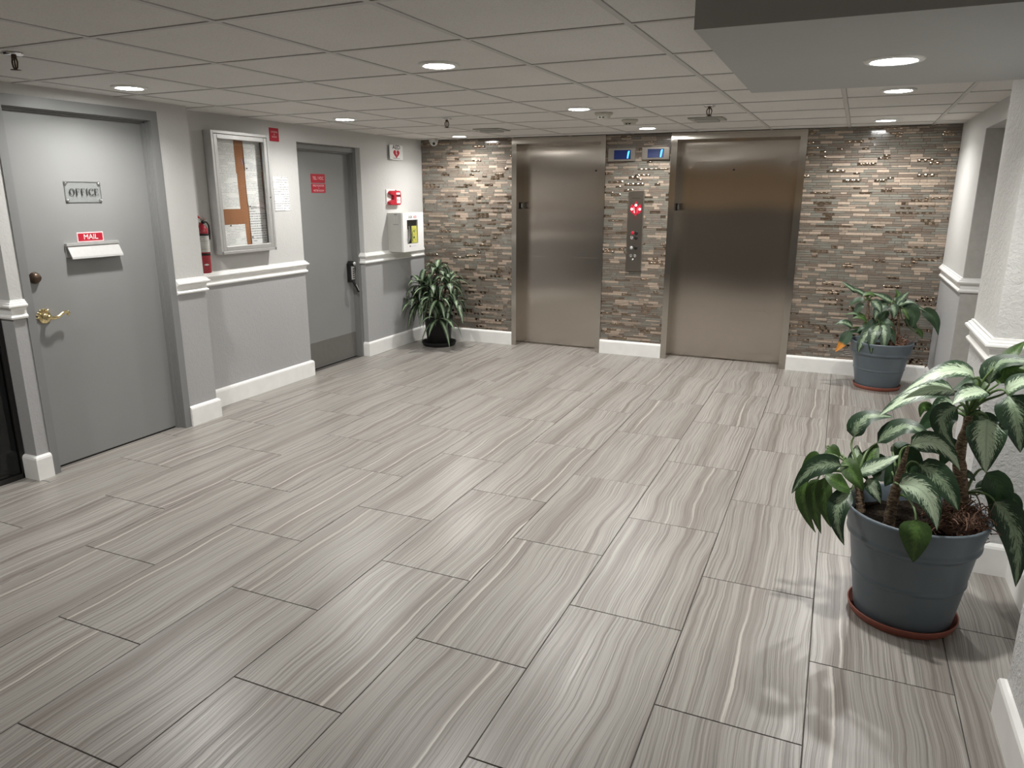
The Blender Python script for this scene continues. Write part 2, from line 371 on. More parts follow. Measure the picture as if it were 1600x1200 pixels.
# floor slab and tiles
TW, TLN, J = 0.4572, 0.912, 0.0038
m = MB(); m.box(-6.2, 3.1, YF, 4.6, -0.1, -0.0035)
floor = tag(m.obj('floor', M['grout']), kind='structure')
def tile_mesh(x0, x1, y0, y1):
    mb = MB(); cx, cy = (x0 + x1) / 2, (y0 + y1) / 2
    mb.bbox(x0 + J / 2, x1 - J / 2, y0 + J / 2, y1 - J / 2, -0.004, 0.0, 0.0012)
    return mb, (cx, cy, 0)
full = None; far = MB()
for c in range(-9, 7):
    off = 0.456 if c % 2 else 0.0
    if c == -9: off = 0.456
    for k in range(-8, 6):
        x0, x1 = c * TW, (c + 1) * TW; y0, y1 = off + (k - 1) * TLN, off + k * TLN
        X0, X1 = max(x0, -4.0), min(x1, 3.05)
        if x0 >= 1.2 and y0 > 3.2: continue
        if x0 < 1.24 < x1 and y0 < 1.0: X1 = min(X1, 1.24)
        if x0 >= 1.24 and (y1 < 1.0 or y0 > 3.15): continue
        Y1 = min(y1, 4.55)
        if Y1 - y0 < 0.05 or X1 - X0 < 0.03: continue
        if y1 < -2.3:
            far.bbox(X0 + J / 2, X1 - J / 2, max(y0, YF) + J / 2, Y1 - J / 2, -0.004, 0.0, 0.0012); continue
        whole = abs(X1 - X0 - TW) < 1e-6 and Y1 == y1
        if whole and full:
            o = full.copy(); C.objects.link(o); o.location = ((X0 + X1) / 2, (y0 + y1) / 2, 0)
        else:
            mb, cc = tile_mesh(X0, X1, y0, Y1); o = mb.obj('floor_tile', M['floor'], floor, cc)
            if whole: full = o
tag(far.obj('distant_floor_tiles', M['floor'], floor), kind='stuff')

# ceiling : slab, grid bars, tiles (grid is turned one degree against the walls)
m = MB(); m.box(-6.2, 3.1, YF, 4.6, H + 0.05, H + 0.15)
ceiling = tag(m.obj('ceiling', M['dark']), kind='structure')
MX, MW_, MY, MC_ = -0.341, 0.6431, -0.924, 0.6205; TC = math.radians(-0.98)
ct, st = math.cos(TC), math.sin(TC)
def crot(x, y): return (x * ct - y * st, x * st + y * ct)
bars = MB()
def cbar(x0, x1, y0, y1):
    q = [(x0, y0), (x1, y0), (x1, y1), (x0, y1)]
    b = [crot(*p) for p in q]
    bars.add([(x, y, H) for x, y in b] + [(x, y, H + 0.03) for x, y in b], [(0, 1, 2, 3), (0, 4, 5, 1), (1, 5, 6, 2), (2, 6, 7, 3), (3, 7, 4, 0)])
for i in range(-6, 9): cbar(MX - MW_ * i - 0.012, MX - MW_ * i + 0.012, YF - 0.2, 4.55)
for k in range(-12, 10):
    for i in range(-6, 8): cbar(MX - MW_ * (i + 1) + 0.012, MX - MW_ * i - 0.012, MY + MC_ * k - 0.012, MY + MC_ * k + 0.012)
bars.obj('ceiling_grid', M['tbar'], ceiling)
cfull = None; cfar = MB()
for i in range(-6, 8):
    for k in range(-12, 9):
        x0, x1 = MX - MW_ * (i + 1) + 0.010, MX - MW_ * i - 0.010; y0, y1 = MY + MC_ * k + 0.010, MY + MC_ * (k + 1) - 0.010
        cx, cy = crot((x0 + x1) / 2, (y0 + y1) / 2)
        if cx < -4.3 or cx > 3.2 or cy < YF - 0.3: continue
        if cx > 1.6 and not (0.9 < cy < 3.3): continue
        mb = MB(); hx, hy = (x1 - x0) / 2, (y1 - y0) / 2
        vs = []
        for sx_, sy_, z in [(-1, -1, H + 0.02), (1, -1, H + 0.02), (1, 1, H + 0.02), (-1, 1, H + 0.02)]: vs.append((sx_ * hx, sy_ * hy, z))
        for sx_, sy_ in [(-1, -1), (1, -1), (1, 1), (-1, 1)]: vs.append((sx_ * (hx - 0.004), sy_ * (hy - 0.004), H + 0.0035))
        vs = [(cx + a * ct - b * st, cy + a * st + b * ct, z) for a, b, z in vs]
        fs = [(4, 5, 6, 7), (0, 4, 7, 3), (0, 1, 5, 4), (1, 2, 6, 5), (2, 3, 7, 6)]
        if cy < -1.6: cfar.add(vs, fs); continue
        if cfull is None:
            mb.add(vs, fs); cfull = mb.obj('ceiling_tile', M['ceil'], ceiling, (cx, cy, 0))
        else:
            o = cfull.copy(); C.objects.link(o); o.location = (cx, cy, 0)
tag(cfar.obj('distant_ceiling_tiles', M['ceil'], ceiling), kind='stuff')

def wall(mb, x0, x1, y0, y1, z0=0.0, z1=H + 0.05):
    if z0 < ZR: mb.box(x0, x1, y0, y1, z0, min(ZR, z1), 1)
    if z1 > ZR: mb.box(x0, x1, y0, y1, max(ZR, z0), z1, 0)
WM = [M['upper'], M['lower']]
# left wall: small pier, office door header, pier, recessed wall, service door header, end wall
m = MB()
wall(m, -3.87, XO, -0.45, -0.375); wall(m, -4.1, -3.87, -0.45, -0.375)
wall(m, -4.1, XO, -0.375, 0.665, 2.143)
wall(m, -4.1, XO, 0.665, 0.92)
tag(m.obj('wall_left_pier', WM), kind='structure')
m = MB()
wall(m, -4.1, XL, 0.92, 2.25)
wall(m, -4.1, XL, 2.25, 3.17, 2.06)
wall(m, -4.1, XL, 3.17, 4.6)
wall(m, -4.1, -3.86, YF, -2.4)
wall(m, -4.1, -3.86, -2.4, -0.45, 2.12)
tag(m.obj('wall_left', WM), kind='structure')
# right wall, corridor opening, column and near pilaster
m = MB()
m.box(XR, 3.1, 3.12, 4.6, 0, ZR, 1); m.box(XR, 3.1, 3.12, 4.6, ZR, H + 0.05, 0)
m.box(XR, XR + 0.12, 1.08, 3.12, 2.07, H + 0.05, 0)
tag(m.obj('wall_right', WM), kind='structure')
m = MB(); m.box(3.0, 3.1, 1.08, 3.12, 0, H + 0.05); m.box(XR + 0.12, 3.0, 1.08, 1.085, 0, H + 0.05)
m.box(XR + 0.004, 3.0, 3.116, 3.1205, 0, 2.07)
m.box(XR + 0.12, 3.0, 1.08, 3.12, 2.07, 2.09)
tag(m.obj('wall_corridor', M['taupe']), kind='structure')
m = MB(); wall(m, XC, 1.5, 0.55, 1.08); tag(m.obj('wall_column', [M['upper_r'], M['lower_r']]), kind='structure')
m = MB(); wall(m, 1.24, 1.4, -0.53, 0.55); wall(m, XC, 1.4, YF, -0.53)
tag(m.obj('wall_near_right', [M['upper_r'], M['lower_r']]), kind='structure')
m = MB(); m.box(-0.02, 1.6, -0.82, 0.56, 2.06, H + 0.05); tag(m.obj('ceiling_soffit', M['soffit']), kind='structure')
# invented end wall behind the viewer, placed and coloured for the steel doors' reflections
m = MB(); m.box(-4.1, 1.4, YF - 0.1, YF, 0, H + 0.05)
m.box(-4.1, 1.4, YF, YF + 0.04, 0, 1.38, 1)  # added dark lower band, gives the steel doors their dark reflected zone
tag(m.obj('wall_front_invented', [plain('tan_reflection_paint', (0.80, 0.58, 0.34), 0.6), plain('dark_reflection_band', (0.20, 0.18, 0.16), 0.5)]), kind='structure')

# storefront window beside the office door with a dark room beyond
m = MB()
for y0, y1 in ((-0.48, -0.455), (-2.4, -2.36), (-1.45, -1.41)): m.box(-3.885, -3.855, y0, y1, 0.0, 2.12)
m.box(-3.885, -3.855, -2.4, -0.455, 0.0, 0.03); m.box(-3.885, -3.855, -2.4, -0.455, 2.09, 2.12)
win = tag(m.obj('window_1', M['bronzeframe']), kind='structure')
m = MB(); m.box(-3.873, -3.867, -2.37, -0.475, 0.028, 2.092); m.obj('pane', M['darkglass'], win)
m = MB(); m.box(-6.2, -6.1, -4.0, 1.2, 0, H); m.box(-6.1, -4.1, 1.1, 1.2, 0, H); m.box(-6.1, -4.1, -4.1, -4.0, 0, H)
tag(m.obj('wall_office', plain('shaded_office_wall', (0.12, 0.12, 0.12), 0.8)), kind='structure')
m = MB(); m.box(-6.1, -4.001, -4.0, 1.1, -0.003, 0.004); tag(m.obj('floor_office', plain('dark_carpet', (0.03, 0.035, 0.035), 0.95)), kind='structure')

# ---------------- trims
BASE = [(0, 0), (0.021, 0), (0.021, 0.125), (0.017, 0.136), (0.008, 0.143), (0, 0.145)]
RAIL = [(0, 0.948), (0.010, 0.948), (0.018, 0.953), (0.020, 0.962), (0.014, 0.970), (0.009, 0.974), (0.009, 0.995), (0.014, 1.008), (0.026, 1.014), (0.031, 1.021), (0.030, 1.029), (0.020, 1.034), (0.020, 1.039), (0.010, 1.046), (0.009, 1.053), (0, 1.055)]
X_, Y_, nX, nY = (1, 0, 0), (0, 1, 0), (-1, 0, 0), (0, -1, 0)
segs_left = [ # origin, du, dn, length, e0, e1
 ((XO, -0.45, 0), Y_, X_, 0.075, 1, 0), ((-3.855, -0.45, 0), X_, nY, 0.105, 0, 1),
 ((XO, 0.665, 0), Y_, X_, 0.255, 0, 1), ((XL, 0.92, 0), X_, Y_, 0.19, -1, 1),
 ((XL, 0.92, 0), Y_, X_, 1.33, -1, 1), ((XL, 3.17, 0), Y_, X_, YW - 3.17, 1, -1), ((-3.995, 3.17, 0), X_, nY, 0.055, 0, 1)]
for nm, prof in (('baseboard_left', BASE), ('trim_1', RAIL)):
    m = MB()
    for s in segs_left: m.extr(prof, *s)
    tag(m.obj(nm, M['trim']), kind='structure')
segs_right = [((XR, 3.12, 0), Y_, nX, YW - 3.12, 1, -1), ((XR, 3.12, 0), X_, nY, 1.75, 1, 0),
 ((XC, 0.55, 0), Y_, nX, 0.53, 1, 1), ((XC, 0.55, 0), X_, nY, 0.21, 1, -1), ((XC, 1.08, 0), X_, Y_, 0.3, 1, 0),
 ((1.24, -0.53, 0), Y_, nX, 1.08, -1, -1), ((XC, -0.53, 0), X_, Y_, 0.21, 1, -1), ((XC, YF, 0), Y_, nX, -0.53 - YF, 0, 1)]
for nm, prof in (('baseboard_right', BASE), ('trim_2', RAIL)):
    m = MB()
    for s in segs_right: m.extr(prof, *s)
    tag(m.obj(nm, M['trim']), kind='structure')
ELEV = [(-2.836, -1.815, -2.782, -1.869), (-1.166, 0.046, -1.108, -0.014)]    # frame outer x0,x1, opening x0,x1
m = MB()
for x0, x1 in ((XL + 0.021, ELEV[0][0]), (ELEV[0][1], ELEV[1][0]), (ELEV[1][1], XR - 0.021)): m.extr(BASE, (x0, YW, 0), X_, nY, x1 - x0, 0, 0)
tag(m.obj('baseboard_back', M['trim']), kind='structure')

# ---------------- elevator wall with its mosaic
m = MB(); TH = 0.008; yb = YW + TH
for x0, x1 in ((-4.1, ELEV[0][0]), (ELEV[0][1], ELEV[1][0]), (ELEV[1][1], 1.4)): m.box(x0, x1, yb, 4.75, 0, H + 0.04)
m.box(-4.1, 1.4, 4.75, 4.8, 0, H + 0.04)
for e in ELEV: m.box(e[0], e[1], yb, 4.75, 2.17, H + 0.04)
wb = tag(m.obj('wall_back', M['grout']), kind='structure')
def metal_piece(L, h):
    """pillowed metal chip: a run of small domes"""
    mb = MB(); nseg = max(1, round(L / 0.048)); Q = 8; nx = Q * nseg; ny = 5; vs = []
    for j in range(ny + 1):
        for i in range(nx + 1):
            fx = (i % Q) / Q; fz = j / ny
            d = 0.0065 * math.sin(math.pi * fx) + 0.125 * h * math.sin(math.pi * fz) - 0.0006 * math.sin(math.pi * fx) * math.cos(math.pi * fz)
            vs.append((L * i / nx, -0.0035 - d, h * j / ny))
    fs = [(j * (nx + 1) + i, j * (nx + 1) + i + 1, (j + 1) * (nx + 1) + i + 1, (j + 1) * (nx + 1) + i) for j in range(ny) for i in range(nx)]
    mb.add(vs, fs, 0, True)
    return mb
def chip(L, h, d):
    mb = MB(); mb.bbox(0, L, 0, h, 0, d, 0.0009, T=lambda a, b, n: (a, -n, b)); return mb
HS = [0.0145, 0.0225]; LS = [0.05, 0.098, 0.148]
pieces = []
for x0, x1 in ((XL, ELEV[0][0]), (ELEV[0][1], ELEV[1][0]), (ELEV[1][1], XR)):
    z = 0.146; rowk = 0
    while z < H - 0.004:
        h = HS[(0, 1, 0, 0, 1, 1, 0, 1)[rowk % 8]]; h = min(h, H - 0.002 - z); x = x0 + 0.001 - random.random() * 0.09
        while x < x1 - 0.004:
            L = random.choices(LS, (0.36, 0.36, 0.28))[0]
            wts = (0.17, 0.12, 0.13, 0.24, 0.21, 0.13) if h > 0.02 else (0.07, 0.08, 0.17, 0.29, 0.29, 0.10)
            k = random.choices(range(6), wts)[0]
            a, b = max(x, x0 + 0.001), min(x + L, x1 - 0.001)
            if b - a > 0.006: pieces.append((a, b - a, z, h, k))
            x += L + 0.0022
        z += h + 0.0022; rowk += 1
# the chips that show largest become parts, the others one body per wall
cnt = 0; cache = {}; rest = {k: MB() for k in range(6)}
random.shuffle(pieces)
big = sorted([p for p in pieces if p[1] > 0.147 and p[3] > 0.02], key=lambda p: -p[0])[:300]; bigset = set(big)
for p in pieces:
    a, L, z, h, k = p; d = 0.0060 + (0.0012 if k in (0, 1) else 0.0) + 0.0006 * random.random()
    if p in bigset:
        key = (round(L, 4), round(h, 4), k)
        if key not in cache:
            mb = metal_piece(L, h) if k == 5 else chip(L, h, d)
            mb.v = [(x + a, y + yb, zz + z) for x, y, zz in mb.v]
            cache[key] = mb.obj('mosaic_tile', MOS[k], wb, (a, yb, z))
        else:
            o = cache[key].copy(); C.objects.link(o); o.location = (a, yb, z)
    else:
        mb = metal_piece(L, h) if k == 5 else chip(L, h, d)
        rest[0].add([(x + a, y + yb, zz + z) for x, y, zz in mb.v], mb.f, k, k == 5)
tag(rest[0].obj('mosaic_chips', MOS, wb), kind='stuff')

# ================================================================ ELEVATORS
lab = ['narrow brushed steel elevator door nearest the corner plant with black pot', 'wide brushed steel elevator door beside the blue potted plant']
for i, (fx0, fx1, ox0, ox1) in enumerate(ELEV):
    yd = 4.50 if i == 0 else 4.525; T = TB(YW); zt = 2.135
    e = empty('elevator', ((ox0 + ox1) / 2, YW, 0), lab[i], 'elevator', 'elevators in the mosaic wall')
    m = MB(); f = 0.014
    m.box(fx0, ox0, -0.02, f, 0, H - 0.012, T=lambda a, b, c: (a, YW - b, c)); m.box(ox1, fx1, -0.02, f, 0, H - 0.012, T=lambda a, b, c: (a, YW - b, c))
    m.box(fx0 + 0.001, fx1 - 0.001, -0.02, f + 0.002, zt, H - 0.004, T=lambda a, b, c: (a, YW - b, c))
    m.box(ox0 - 0.02, ox0, YW + 0.02, yd + 0.02, 0, zt); m.box(ox1, ox1 + 0.02, YW + 0.02, yd + 0.02, 0, zt)
    m.box(ox0 - 0.02, ox1 + 0.02, YW + 0.02, yd + 0.02, zt, zt + 0.02)
    m.obj('frame', M['steelf'], e)
    m = MB(); nx, nz = 14, 22; vs = []
    for j in range(nz + 1):
        for q in range(nx + 1):
            X = ox0 + (ox1 - ox0) * q / nx; Z = 0.008 + (zt - 0.006) * j / nz
            vs.append((X, yd + 0.0012 * math.sin(X * 7 + i) * math.sin(Z * 2.2 + 1 + i), Z))
    fs = [(j * (nx + 1) + q, j * (nx + 1) + q + 1, (j + 1) * (nx + 1) + q + 1, (j + 1) * (nx + 1) + q) for j in range(nz) for q in range(nx)]
    m.add(vs, fs, 0, True)
    door = m.obj('door_panel', M['steel'], e)
    m = MB(); m.cyl((ox1 - (0.10 if i == 0 else 0.585), yd + 0.001, 1.865 if i == 0 else 1.86), (0, -0.005, 0), 0.009, 0.009, 12); m.obj('release_hole', M['dark'], door)
    m = MB(); m.box(ox0, ox1, yd - 0.03, yd + 0.02, -0.003, 0.004); m.obj('sill', M['steelp'], e)
    # hall lantern on the left reveal
    m = MB(); lx = ox0 + 0.001; ly = YW + 0.10
    m.box(ly - 0.02, ly + 0.022, 1.475, 1.545, 0, 0.014, T=lambda a, b, n: (lx + n, a, b)); hl = m.obj('hall_lantern', M['black'], e)
    m = MB(); m.box(ly - 0.010, ly + 0.004, 1.492, 1.532, 0.014, 0.017, T=lambda a, b, n: (lx + n, a, b)); m.obj('lens', M['offwhite'], hl)

# floor indicators above the call station
for i, (x0, x1, z0, z1, sx0, sx1) in enumerate([(-1.785, -1.515, 1.945, 2.068, -1.72, -1.56), (-1.445, -1.178, 1.955, 2.072, -1.385, -1.235)]):
    e = empty('floor_indicator', ((x0 + x1) / 2, YW, z0), ['steel floor indicator with blue screen beside the narrow elevator', 'steel floor indicator with blue screen beside the wide elevator'][i], 'indicator', 'floor indicators')
    T = TB(YW); m = MB(); m.bbox(x0, x1, z0, z1, 0.0, 0.03, 0.004, T=T); m.obj('housing', M['steelp'], e)
    m = MB(); m.bbox(sx0 - 0.004, sx1 + 0.004, z0 + 0.018, z1 - 0.018, 0.0, 0.0325, 0.001, T=T); m.obj('screen', M['lcd'], e)
    m = MB(); cx = sx1 - 0.018; zc = (z0 + z1) / 2; m.prism([(cx - 0.014, zc - 0.036), (cx - 0.002, zc - 0.036), (cx + 0.012, zc + 0.034), (cx + 0.0, zc + 0.034), (cx - 0.008, zc + 0.022)], 0.0328, 0.0336, T)
    m.obj('lit_digit', M['lcdseg'], e)

# call station
e = empty('elevator_call_panel', (-1.48, YW, 0.88), 'tall steel call panel with red emblem and buttons between the elevators', 'button panel')
T = TB(YW); m = MB(); m.bbox(-1.562, -1.406, 0.88, 1.662, 0, 0.022, 0.004, T=T); plate = m.obj('faceplate', M['steelp'], e)
def star(cx, cz, sx, sz):     # three-lobed pointed shield
    return [(cx + a * sx, cz + b * sz) for a, b in [(0, 1), (.22, .55), (.42, .38), (.62, .62), (.8, .3), (.95, -.05), (.8, -.35), (.45, -.6), (.15, -.72), (0, -1), (-.15, -.72), (-.45, -.6), (-.8, -.35), (-.95, -.05), (-.8, .3), (-.62, .62), (-.42, .38), (-.22, .55)]]
m = MB(); m.prism(star(-1.483, 1.49, 0.066, 0.078), 0.0215, 0.0235, T); emb = m.obj('emblem', M['red'], e)
for a, b in ((-1.483, 1.525), (-1.523, 1.487), (-1.443, 1.487)):
    m = MB(); m.cyl(T(a, b, 0.0235), (0, -0.003, 0), 0.013, 0.012, 16); m.obj('button', M['litred'], emb)
m = MB()
for dx in (-0.016, 0.016): m.prism([(-1.483 + dx - 0.003, 1.455), (-1.483 + dx * 0.6 + 0.003, 1.445), (-1.483 + dx * 1.2 + 0.003, 1.50), (-1.483 + dx * 1.4, 1.515)], 0.0235, 0.0242, T)
m.obj('emblem_line', M['pink'], emb)
text('lettering', 'FIRE SERVICE', T, -1.483, 1.592, 0.014, M['blackpaint'], plate, n0=0.022)
text('lettering', 'EXIT STAIRS', T, -1.483, 1.40, 0.010, M['red'], plate, n0=0.022)
for a, b, mm, r in ((-1.505, 1.255, 'red', .015), (-1.468, 1.255, 'black', .016), (-1.512, 1.207, 'chrome', .014), (-1.468, 1.207, 'black', .016),
                    (-1.512, 1.108, 'alu', .014), (-1.468, 1.108, 'black', .016), (-1.515, 1.03, 'chrome', .013), (-1.472, 1.03, 'chrome', .013), (-1.494, 0.99, 'chrome', .009)):
    m = MB(); m.lathe([(r * 1.15, 0), (r * 1.15, 0.002), (r, 0.004), (r * 0.7, 0.0055), (0.0001, 0.006)], T(a, b, 0.0218), (0, -1, 0), 16)
    tag(m.obj('button', M[mm], plate), 'red button' if mm == 'red' else None)

# ================================================================ DOORS
def face_text_letters_office(T, u0, v0, h, mat, parent):
    """OFFICE in a bold roman with serifs, built stroke by stroke"""
    m = MB(); d0, d1 = 0.0066, 0.0074
    def bar(a, b, c, d): m.prism([(u0 + a * h, v0 + c * h), (u0 + b * h, v0 + c * h), (u0 + b * h, v0 + d * h), (u0 + a * h, v0 + d * h)], d0, d1, T)
    def ring(cx, a0, a1, n=22):
        P = []
        for k in range(n + 1):
            t = math.radians(a0 + (a1 - a0) * k / n); P.append((math.cos(t), math.sin(t)))
        for (c1, s1), (c2, s2) in zip(P[:-1], P[1:]):
            q = [(cx + 0.43 * c1, .5 + .52 * s1), (cx + 0.43 * c2, .5 + .52 * s2), (cx + 0.25 * c2, .5 + .46 * s2), (cx + 0.25 * c1, .5 + .46 * s1)]
            m.prism([(u0 + a * h, v0 + b * h) for a, b in q], d0, d1, T)
    def stem(x): bar(x + .08, x + .24, 0, 1); bar(x + .01, x + .31, 0, .05); bar(x + .01, x + .31, .95, 1)
    ring(.43, 0, 360); x = 1.0
    for L in 'FFI':
        stem(x)
        if L == 'F': bar(x + .2, x + .62, .95, 1); bar(x + .57, x + .62, .76, 1); bar(x + .2, x + .44, .48, .53); bar(x + .44, x + .48, .40, .62)
        x += .84 if L == 'F' else .48
    ring(x + .40, 42, 318); bar(x + .70, x + .76, .66, 1); bar(x + .70, x + .74, .0, .25); x += .88
    stem(x); bar(x + .2, x + .64, .95, 1); bar(x + .59, x + .64, .76, 1); bar(x + .2, x + .44, .48, .53); bar(x + .44, x + .48, .40, .62); bar(x + .2, x + .66, 0, .05); bar(x + .62, x + .67, 0, .24)
    m.obj('lettering', mat, parent)
# --- office door
d1 = tag(empty('door_1', (XO, 0.145, 0), 'wide grey office door with mail slot and brass lever handle'), kind='structure')
m = MB(); fy0, fy1, zt = -0.375, 0.665, 2.143; iy0, iy1, iz = -0.327, 0.612, 2.083
for a, b, c, d in ((fy0, iy0, 0, zt), (iy1, fy1, 0, zt), (iy0, iy1, iz, zt)): m.box(a, b, c, d, -0.02, 0.006, T=TL(XO))
for a, b, c, d in ((iy0, iy0 + 0.004, 0, iz), (iy1 - 0.004, iy1, 0, iz), (iy0, iy1, iz - 0.004, iz)): m.box(a, b, c, d, -0.05, -0.02, T=TL(XO))
for a, b, c, d in ((iy0 - 0.03, iy0 + 0.016, 0, iz), (iy1 - 0.016, iy1 + 0.03, 0, iz), (iy0, iy1, iz - 0.014, iz + 0.03)): m.box(a, b, c, d, -0.13, -0.05, T=TL(XO))
m.obj('frame', M['framegrey'], d1)
XD = XO - 0.078
m = MB(); m.box(iy0 + 0.016, iy1 - 0.016, 0.012, iz - 0.014, -0.045, 0, T=TL(XD)); leaf = m.obj('door_leaf', M['doorgrey'], d1)
m = MB(); m.box(iy0, iy1, -0.002, 0.012, -0.05, -0.004, T=TL(XD)); m.obj('gap', M['dark'], leaf)
T = TL(XD)
m = MB(); a, b = -0.035, 0.318
m.bbox(a, b, 1.255, 1.338, 0, 0.006, 0.002, T=T); m.box(a, b, 1.322, 1.338, 0.006, 0.022, T=T)
sl = m.obj('mail_slot', M['alu'], leaf)
m = MB(); m.prism([(0.006, 1.325), (0.012, 1.326), (0.048, 1.258), (0.050, 1.246), (0.043, 1.246), (0.041, 1.256)], a + 0.006, b - 0.002, lambda p, q, s: (XD + p, s, q))
m.obj('flap', plain('pale_flap', (0.46, 0.46, 0.45), 0.4, 0.2, var=0.03, sc=60), leaf)
m = MB(); m.lathe([(0.034, 0), (0.034, 0.006), (0.028, 0.02), (0.022, 0.030), (0.0001, 0.031)], T(-0.245, 1.155, 0), (1, 0, 0), 24)
db = m.obj('deadbolt', M['bronze'], leaf)
m = MB(); m.lathe([(0.040, 0), (0.040, 0.006), (0.034, 0.010), (0.022, 0.014), (0.014, 0.020), (0.013, 0.052), (0.0001, 0.053)], T(-0.225, 0.925, 0), (1, 0, 0), 28)
for k in range(7):
    t = math.radians(60 + 20 * k); m.tube([T(-0.225 + 0.03 * math.cos(t), 0.925 + 0.03 * math.sin(t), 0.008), T(-0.225 + 0.044 * math.cos(t), 0.925 + 0.044 * math.sin(t), 0.010), T(-0.225 + 0.052 * math.cos(t), 0.925 + 0.050 * math.sin(t), 0.004)], [0.005, 0.006, 0.003], 6)
m.tube([T(-0.225, 0.925, 0.045), T(-0.205, 0.918, 0.052), T(-0.175, 0.922, 0.054), T(-0.145, 0.940, 0.053), T(-0.118, 0.945, 0.052), T(-0.105, 0.934, 0.052), T(-0.110, 0.924, 0.052), T(-0.120, 0.928, 0.052)], [0.012, 0.011, 0.010, 0.009, 0.008, 0.008, 0.007, 0.005], 10)
tag(m.obj('lever_handle', M['brass'], leaf), 'polished brass scroll lever')
# signs on the office door
e = empty('office_sign', T(0.135, 1.64, 0), 'clear plaque reading OFFICE held by four studs on grey door', 'sign')
m = MB(); m.bbox(0.015, 0.250, 1.577, 1.698, 0.003, 0.0065, 0.001, T=T); m.obj('plaque', M['acrylic'], e)
m = MB()
for q in ((0.015, 0.25, 1.577, 1.5785), (0.015, 0.25, 1.6965, 1.698), (0.015, 0.0165, 1.577, 1.698), (0.2485, 0.25, 1.577, 1.698)): m.box(q[0], q[1], q[2], q[3], 0.003, 0.0068, T=T)
m.obj('plaque_edge', M['framegrey2'], e)
for a in (0.025, 0.240):
    for b in (1.588, 1.687):
        m = MB(); m.lathe([(0.0095, 0), (0.0095, 0.009), (0.006, 0.014), (0.0001, 0.015)], T(a, b, 0), (1, 0, 0), 14); m.obj('stud', M['chrome'], e)
face_text_letters_office(T, 0.042, 1.616, 0.040, M['blackpaint'], e)
e = empty('mail_sign', T(0.14, 1.37, 0), 'small red MAIL sign above the slot on grey door', 'sign')
m = MB(); m.bbox(0.052, 0.228, 1.340, 1.398, 0.0, 0.0025, 0.001, T=T); m.obj('border', M['pink'], e)
m = MB(); m.bbox(0.058, 0.222, 1.346, 1.392, 0.0025, 0.0035, 0.0004, T=T); m.obj('face', M['signred'], e)
text('lettering', 'MAIL', T, 0.14, 1.369, 0.044, M['white'], e, n0=0.0036)

# --- service door
d2 = tag(empty('door_2', (XL, 2.71, 0), 'narrow grey service door with steel kick plate and keypad lock'), kind='structure')
XF = -3.995; fy0, fy1, zt = 2.25, 3.17, 2.06; iy0, iy1, iz = 2.295, 3.125, 2.012
m = MB()
for a, b, c, d in ((fy0, iy0, 0, zt), (iy1, fy1, 0, zt), (iy0, iy1, iz, zt)): m.box(a, b, c, d, -0.02, 0.0, T=TL(XF))
for a, b, c, d in ((iy0 - 0.02, iy0 + 0.012, 0, iz), (iy1 - 0.012, iy1 + 0.02, 0, iz), (iy0, iy1, iz - 0.010, iz + 0.02)): m.box(a, b, c, d, -0.11, -0.02, T=TL(XF))
m.obj('frame', M['framegrey2'], d2)
XS = -4.055; T = TL(XS)
m = MB(); m.box(iy0 + 0.012, iy1 - 0.012, 0.010, iz - 0.010, -0.045, 0, T=T); leaf = m.obj('door_leaf', M['doorgrey2'], d2)
m = MB(); m.box(iy0, iy1, -0.002, 0.010, -0.05, -0.004, T=T); m.obj('gap', M['dark'], leaf)
m = MB(); m.bbox(iy0 + 0.02, iy1 - 0.018, 0.018, 0.262, 0, 0.002, 0.001, T=T); m.obj('kick_plate', M['kick'], leaf)
m = MB(); m.bbox(3.018, 3.085, 0.775, 0.96, 0, 0.045, 0.008, T=T); m.lathe([(0.028, 0), (0.028, 0.05), (0.02, 0.066), (0.0001, 0.07)], T(3.055, 0.955, 0), (1, 0, 0), 18)
lk = m.obj('keypad_lock', M['black'], leaf)
m = MB(); m.bbox(3.028, 3.078, 0.80, 0.93, 0.045, 0.050, 0.002, T=T); m.lathe([(0.018, 0), (0.016, 0.008), (0.0001, 0.010)], T(3.055, 0.957, 0.066), (1, 0, 0), 14); m.obj('keypad_plate', M['alu'], leaf)
for r in range(5):
    for c in range(2):
        m = MB(); m.box(3.045 + c * 0.014, 3.054 + c * 0.014, 0.815 + r * 0.021, 0.825 + r * 0.021, 0.05, 0.054, T=T); m.obj('key', M['black'], leaf)
m = MB(); m.tube([T(3.04, 0.79, 0.045), T(3.045, 0.765, 0.062), T(3.07, 0.72, 0.07), T(3.098, 0.675, 0.07)], [0.014, 0.014, 0.013, 0.011], 10)
m.obj('lever', M['black'], leaf)
m = MB(); m.tube([T(3.050, 0.755, 0.078), T(3.068, 0.72, 0.083), T(3.088, 0.688, 0.083)], [0.005, 0.006, 0.004], 8); m.obj('lever_inlay', M['chrome'], leaf)
for nm, z0, z1, lb, lines in (('room_sign', 1.725, 1.805, 'upper red sign TEL / VOC on the grey service door', [('TEL / VOC', 1.766, 0.040, .85)]),
                              ('room_sign', 1.637, 1.717, 'lower red FIRE MONITOR and METER ROOM sign on service door', [('FIRE MONITOR', 1.70, 0.024, 1), ('&', 1.678, 0.014, 1), ('METER ROOM', 1.656, 0.024, 1)])):
    e = empty(nm, T(2.655, z0, 0), lb, 'sign', 'red room signs')
    m = MB(); m.bbox(2.553, 2.757, z0, z1, 0, 0.0015, 0.0005, T=T); m.obj('border', M['signred'], e)
    m = MB(); m.bbox(2.558, 2.752, z0 + 0.004, z1 - 0.004, 0.0015, 0.0022, 0.0003, T=T); m.obj('face', M['signred'], e)
    for s, v, sz, sx in lines: text('lettering', s, T, 2.655, v, sz, M['pink'], e, n0=0.0023, sx=sx)

# ================================================================ THINGS ON THE LEFT WALL
T = TL(XL)
